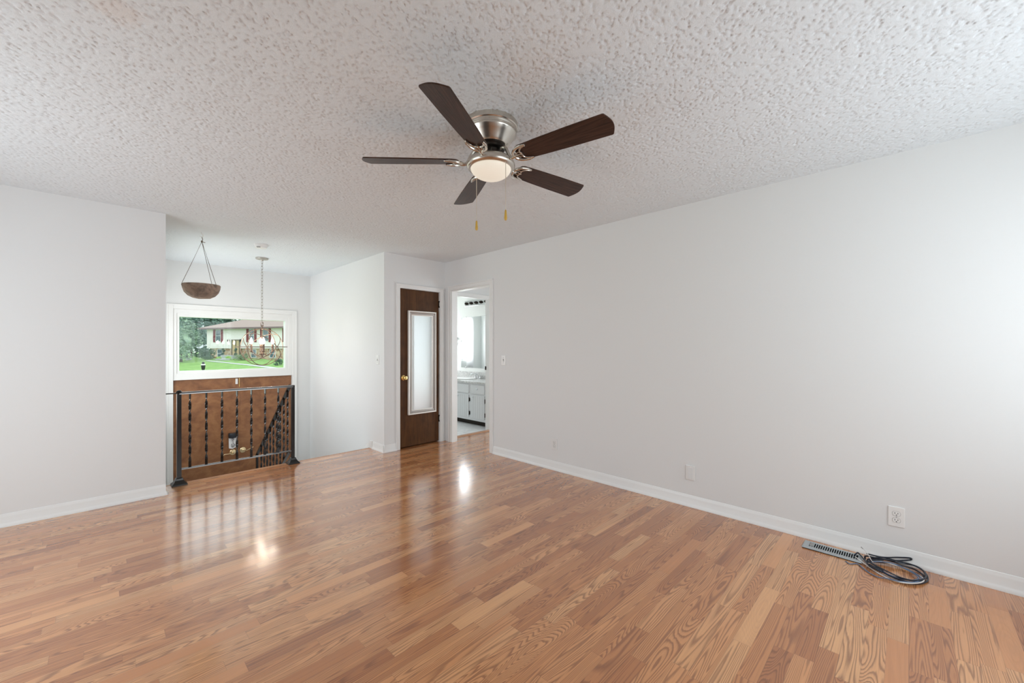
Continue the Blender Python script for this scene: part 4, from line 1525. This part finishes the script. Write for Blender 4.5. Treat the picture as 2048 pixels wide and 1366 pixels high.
hbox(b, -ov, HL + ov, -ov - 0.03, -ov + 0.02, zr0 - 0.16, zr0 + 0.02)
hbox(b, -ov - 0.03, -ov + 0.02, -ov, HD + ov, zr0 - 0.16, zr0 + 0.02)
obj('fascia', b, 'fascia', house)


def hwindow(t0, t1, z0, z1, n=0.0):
    b = bm_new()
    f = 0.06
    hbox(b, t0 - f, t1 + f, n - 0.05, n + 0.02, z1, z1 + f)
    hbox(b, t0 - f, t1 + f, n - 0.06, n + 0.02, z0 - f, z0)
    hbox(b, t0 - f, t0, n - 0.05, n + 0.02, z0, z1)
    hbox(b, t1, t1 + f, n - 0.05, n + 0.02, z0, z1)
    zm = (z0 + z1) / 2
    hbox(b, t0, t1, n - 0.045, n + 0.02, zm - 0.025, zm + 0.025)
    w = obj('house_window', b, 'winframe', house)
    b = bm_new()
    hbox(b, t0, t1, n - 0.025, n + 0.01, z0, z1)
    obj('house_pane', b, 'darkglass', w)


for t0, t1 in ((1.65, 2.42), (7.28, 8.00), (9.52, 10.29), (13.0, 13.8)):
    hwindow(t0, t1, 2.06, 3.45)
    for s0, s1 in ((t0 - 0.49, t0 - 0.12), (t1 + 0.08, t1 + 0.42)):
        b = bm_new()
        hbox(b, s0, s1, -0.05, 0.01, 1.90, 3.54)
        for q in range(10):
            z = 1.98 + q * 0.155
            hbox(b, s0 + 0.05, s1 - 0.05, -0.062, -0.04, z, z + 0.10)
        obj('shutter', b, 'shutter', house)
for t0, t1 in ((1.70, 2.45), (7.41, 8.13), (10.39, 11.2)):
    hwindow(t0, t1, 0.05, 0.98, 0.18)
b = bm_new()
hbox(b, 4.36, 4.50, -0.10, 0.05, 0.30, 2.20)
hbox(b, 5.63, 5.77, -0.10, 0.05, 0.30, 2.20)
hbox(b, 4.36, 5.77, -0.10, 0.05, 2.10, 2.24)
hbox(b, 4.99, 5.16, -0.08, 0.05, 0.30, 2.12)
obj('door_frame', b, 'doorframe', house)
for t0, t1 in ((4.50, 4.99), (5.16, 5.63)):
    b = bm_new()
    hbox(b, t0, t1, -0.05, 0.20, 0.32, 2.10)
    for zz0, zz1 in ((0.45, 1.05), (1.2, 2.0)):
        hbox(b, t0 + 0.08, t1 - 0.08, -0.06, 0.0, zz0, zz1)
    obj('entry_door', b, 'tandoor', house)
b = bm_new()
hbox(b, 4.0, 6.1, -1.2, 0.2, -0.6, 0.30)
obj('stoop', b, 'planter', house)
for tt in (3.9, 5.95):
    b = bm_new()
    lathe(b, [(0.05, -0.16), (0.10, -0.10), (0.12, 0.10), (0.05, 0.18), (0.01, 0.22)], tuple(hp(tt, -0.14, 2.08)), 10)
    obj('porch_lantern', b, 'black', house)


def foliage(b, c, rad, n, size, seed, squash=1.0, gaps=0.25):
    """leaf cards scattered through a lumpy ellipsoid crown"""
    rr = random.Random(seed)
    lumps = []
    for i in range(14):
        th, u = rr.uniform(0, 2 * PI), rr.uniform(-0.8, 1)
        q = math.sqrt(max(0, 1 - u * u))
        lumps.append((Vector((q * math.cos(th) * rad[0], q * math.sin(th) * rad[1], u * rad[2])) * 0.62, rr.uniform(0.34, 0.52)))
    c = Vector(c)
    for i in range(n):
        lc, lr = rr.choice(lumps)
        d = Vector((rr.gauss(0, 1), rr.gauss(0, 1), rr.gauss(0, 1))).normalized()
        rad_f = lr * (0.75 + 0.25 * rr.random())
        p = c + lc + Vector((d.x * rad[0], d.y * rad[1], d.z * rad[2])) * rad_f
        nrm = (d + Vector((rr.uniform(-.6, .6), rr.uniform(-.6, .6), rr.uniform(-.2, .8)))).normalized()
        a, bb_ = frame_basis(nrm)
        s = size * rr.uniform(0.6, 1.3)
        vs = [b.verts.new(p + a * x * s + bb_ * y * s + nrm * zq * s) for x, y, zq in ((-1, 0, 0), (0, -0.55, 0.12), (1, 0, 0), (0, 0.55, 0.12))]
        b.faces.new(vs)


def tree(name, x, y, height, rad, trunk_h, n, size, mat, label, group, seed, cat='tree'):
    z0 = gz(x, y)
    t = thing(name, (x, y, z0), label, cat, group)
    b = bm_new()
    foliage(b, (x, y, z0 + height - rad[2]), rad, n, size, seed)
    for v in bmesh.ops.create_icosphere(b, subdivisions=3, radius=1.0)['verts']:
        q = 0.43 + 0.07 * math.sin(v.co.x * 7 + seed) * math.sin(v.co.z * 6 + v.co.y * 5)
        v.co = Vector((x, y, z0 + height - rad[2])) + Vector((v.co.x * rad[0], v.co.y * rad[1], v.co.z * rad[2])) * q
    obj('foliage', b, mat, t)
    b = bm_new()
    tube(b, [(x, y, z0 - 0.1), (x + 0.05, y, z0 + trunk_h * 0.5), (x, y, z0 + height - rad[2])], 0.2, 8, rs=[0.09 * rad[0], 0.07 * rad[0], 0.04 * rad[0]])
    obj('trunk', b, 'bark', t)
    return t


GT = 'trees behind the lawn'
tree('leafy_tree', 6.30, 56.4, 4.75, (2.1, 2.1, 2.6), 2.0, 3600, 0.11, 'leafA', 'pale green leafy tree at the left edge of the picture window', GT, 11)
tree('evergreen_tree', 8.3, 69.0, 8.4, (2.3, 2.3, 4.4), 2.0, 3600, 0.16, 'leafB', 'dark evergreen just left of the cream house', GT, 13)
tree('evergreen_tree', 6.0, 65.7, 4.4, (1.7, 1.7, 2.35), 1.5, 3000, 0.13, 'leafB', 'low dark evergreen between the pale leafy tree and the house', GT, 21)
tree('evergreen_tree', 9.6, 75.5, 5.2, (2.4, 2.4, 2.8), 1.5, 3000, 0.16, 'leafB', 'low dark evergreen half hidden by the left corner of the house', GT, 22)
tree('evergreen_tree', 14.0, 84.0, 13.0, (4.0, 4.0, 6.5), 2.0, 4600, 0.22, 'leafB', 'tall dark evergreen rising behind the left end of the house roof', GT, 14)
tree('evergreen_tree', 5.6, 80.0, 13.0, (3.9, 3.9, 6.8), 2.0, 4200, 0.22, 'leafB', 'tall dark evergreen standing behind the pale leafy tree', GT, 15)
tree('evergreen_tree', 22.8, 87.0, 12.0, (4.3, 4.3, 6.2), 2.0, 3000, 0.24, 'leafB', 'dark evergreen behind the middle of the house roof', GT, 16)


def shrub(name, x, y, zb, rad, n, size, mat, label, seed):
    b = bm_new()
    foliage(b, (x, y, zb + rad[2] * 0.85), rad, n, size, seed)
    return tag(obj(name, b, mat, None, origin=(x, y, zb)), label, 'shrub', 'shrubs in front of the house')


shrub('round_shrub', 8.75, 58.25, -0.15, (1.15, 1.15, 0.72), 2200, 0.07, 'leafC', 'large dark round shrub left of the low house windows', 1)
shrub('lime_shrub', 9.58, 55.96, -0.16, (0.30, 0.30, 0.22), 500, 0.04, 'leafL', 'bright lime shrub nearest the large dark shrub', 2)
shrub('lime_shrub', 10.45, 55.8, -0.16, (0.36, 0.36, 0.24), 500, 0.04, 'leafL', 'bright lime shrub in front of the tan house door', 3)
shrub('grey_shrub', 11.20, 53.6, -0.18, (0.80, 0.80, 0.48), 1500, 0.05, 'leafG', 'grey green shrub right of the tan house door', 4)
shrub('corner_shrub', 12.75, 45.6, -0.62, (0.42, 0.42, 0.44), 900, 0.05, 'leafC', 'blue green shrub at the right corner of the window view', 5)
for tt, seed, lab in ((3.85, 6, 'dark clipped shrub left of the tan house door'), (5.95, 7, 'dark clipped shrub right of the tan house door')):
    p = hp(tt, -0.75, 0.28)
    b = bm_new()
    foliage(b, (p.x, p.y, p.z + 0.15), (0.22, 0.22, 0.26), 300, 0.04, seed)
    foliage(b, (p.x, p.y, p.z + 0.62), (0.25, 0.25, 0.28), 300, 0.04, seed + 20)
    tag(obj('topiary', b, 'leafB', None, origin=tuple(p)), lab, 'shrub', 'shrubs in front of the house')

t = thing('flower_bed', (9.95, 55.6, -0.2), 'low grey stone planting bed under the lime shrubs', 'planter')
b = bm_new()
lathe(b, [(0.72, -0.04), (0.75, 0.14), (0.68, 0.16), (0.62, 0.06)], (9.98, 55.9, -0.16), 24)
obj('stone_rim', b, 'planter', t)

for i, (x, y, s, lab) in enumerate(((6.4, 58.6, 0.34, 'grey garden boulder at the left end of the lawn'), (7.15, 58.2, 0.30, 'brownish garden boulder left of the large dark shrub'))):
    b = bm_new()
    bmesh.ops.create_icosphere(b, subdivisions=2, radius=s)
    rr = random.Random(i)
    for v in b.verts:
        v.co *= rr.uniform(0.82, 1.12)
        v.co.z *= 0.62
        v.co += Vector((x, y, -0.08))
    tag(obj('boulder', b, 'planter', None, origin=(x, y, -0.1)), lab, 'boulder', 'garden boulders')

t = thing('satellite_dish', (8.81, 62.4, 0.0), 'grey satellite dish on a pole left of the cream house', 'satellite dish')
b = bm_new()
D = Vector((8.81, 62.4, 1.36))
ax = Vector((-0.5, -0.75, 0.45)).normalized()
da, db = frame_basis(ax)
rings = []
for i in range(7):
    q = i / 6
    rings.append([b.verts.new(D + (da * math.cos(a) * 0.42 + db * math.sin(a) * 0.30) * q + ax * 0.09 * q * q) for a in [2 * PI * j / 28 for j in range(28)]] if i else [b.verts.new(D)])
for j in range(28):
    b.faces.new((rings[0][0], rings[1][j], rings[1][(j + 1) % 28]))
for A, B in zip(rings[1:], rings[2:]):
    for j in range(28):
        b.faces.new((A[j], A[(j + 1) % 28], B[(j + 1) % 28], B[j]))
dd = obj('reflector', b, 'dish', t, smooth=True)
md = dd.modifiers.new('thick', 'SOLIDIFY')
md.thickness = 0.02
b = bm_new()
tube(b, [D, (8.81, 62.4, 0.6), (8.81, 62.4, -0.15)], 0.04, 8)
obj('pole', b, 'dish', t)
b = bm_new()
tube(b, [D - db * 0.28 + ax * 0.08, D + ax * 0.36], 0.02, 6)
obj('feed_arm', b, 'black', t)

LX, LY = 3.635, 24.88
t = thing('yard_lantern', (LX, LY, gz(LX, LY)), 'black yard lantern post standing on the near lawn', 'lantern')
b = bm_new()
lathe(b, [(0.045, gz(LX, LY) - 0.05), (0.045, 0.10), (0.055, 0.17), (0.075, 0.23), (0.088, 0.33), (0.090, 0.395)], (LX, LY, 0), 18)
obj('post', b, 'black', t, smooth=True)
b = bm_new()
lathe(b, [(0.090, 0.395), (0.094, 0.41), (0.080, 0.455)], (LX, LY, 0), 18)
tag(obj('lamp_ring', b, 'plastic', t, smooth=True), 'white lamp ring')
b = bm_new()
lathe(b, [(0.055, 0.455), (0.052, 0.505), (0.065, 0.510), (0.062, 0.525), (0.03, 0.556), (0.0, 0.56)], (LX, LY, 0), 18)
obj('cap', b, 'black', t, smooth=True)
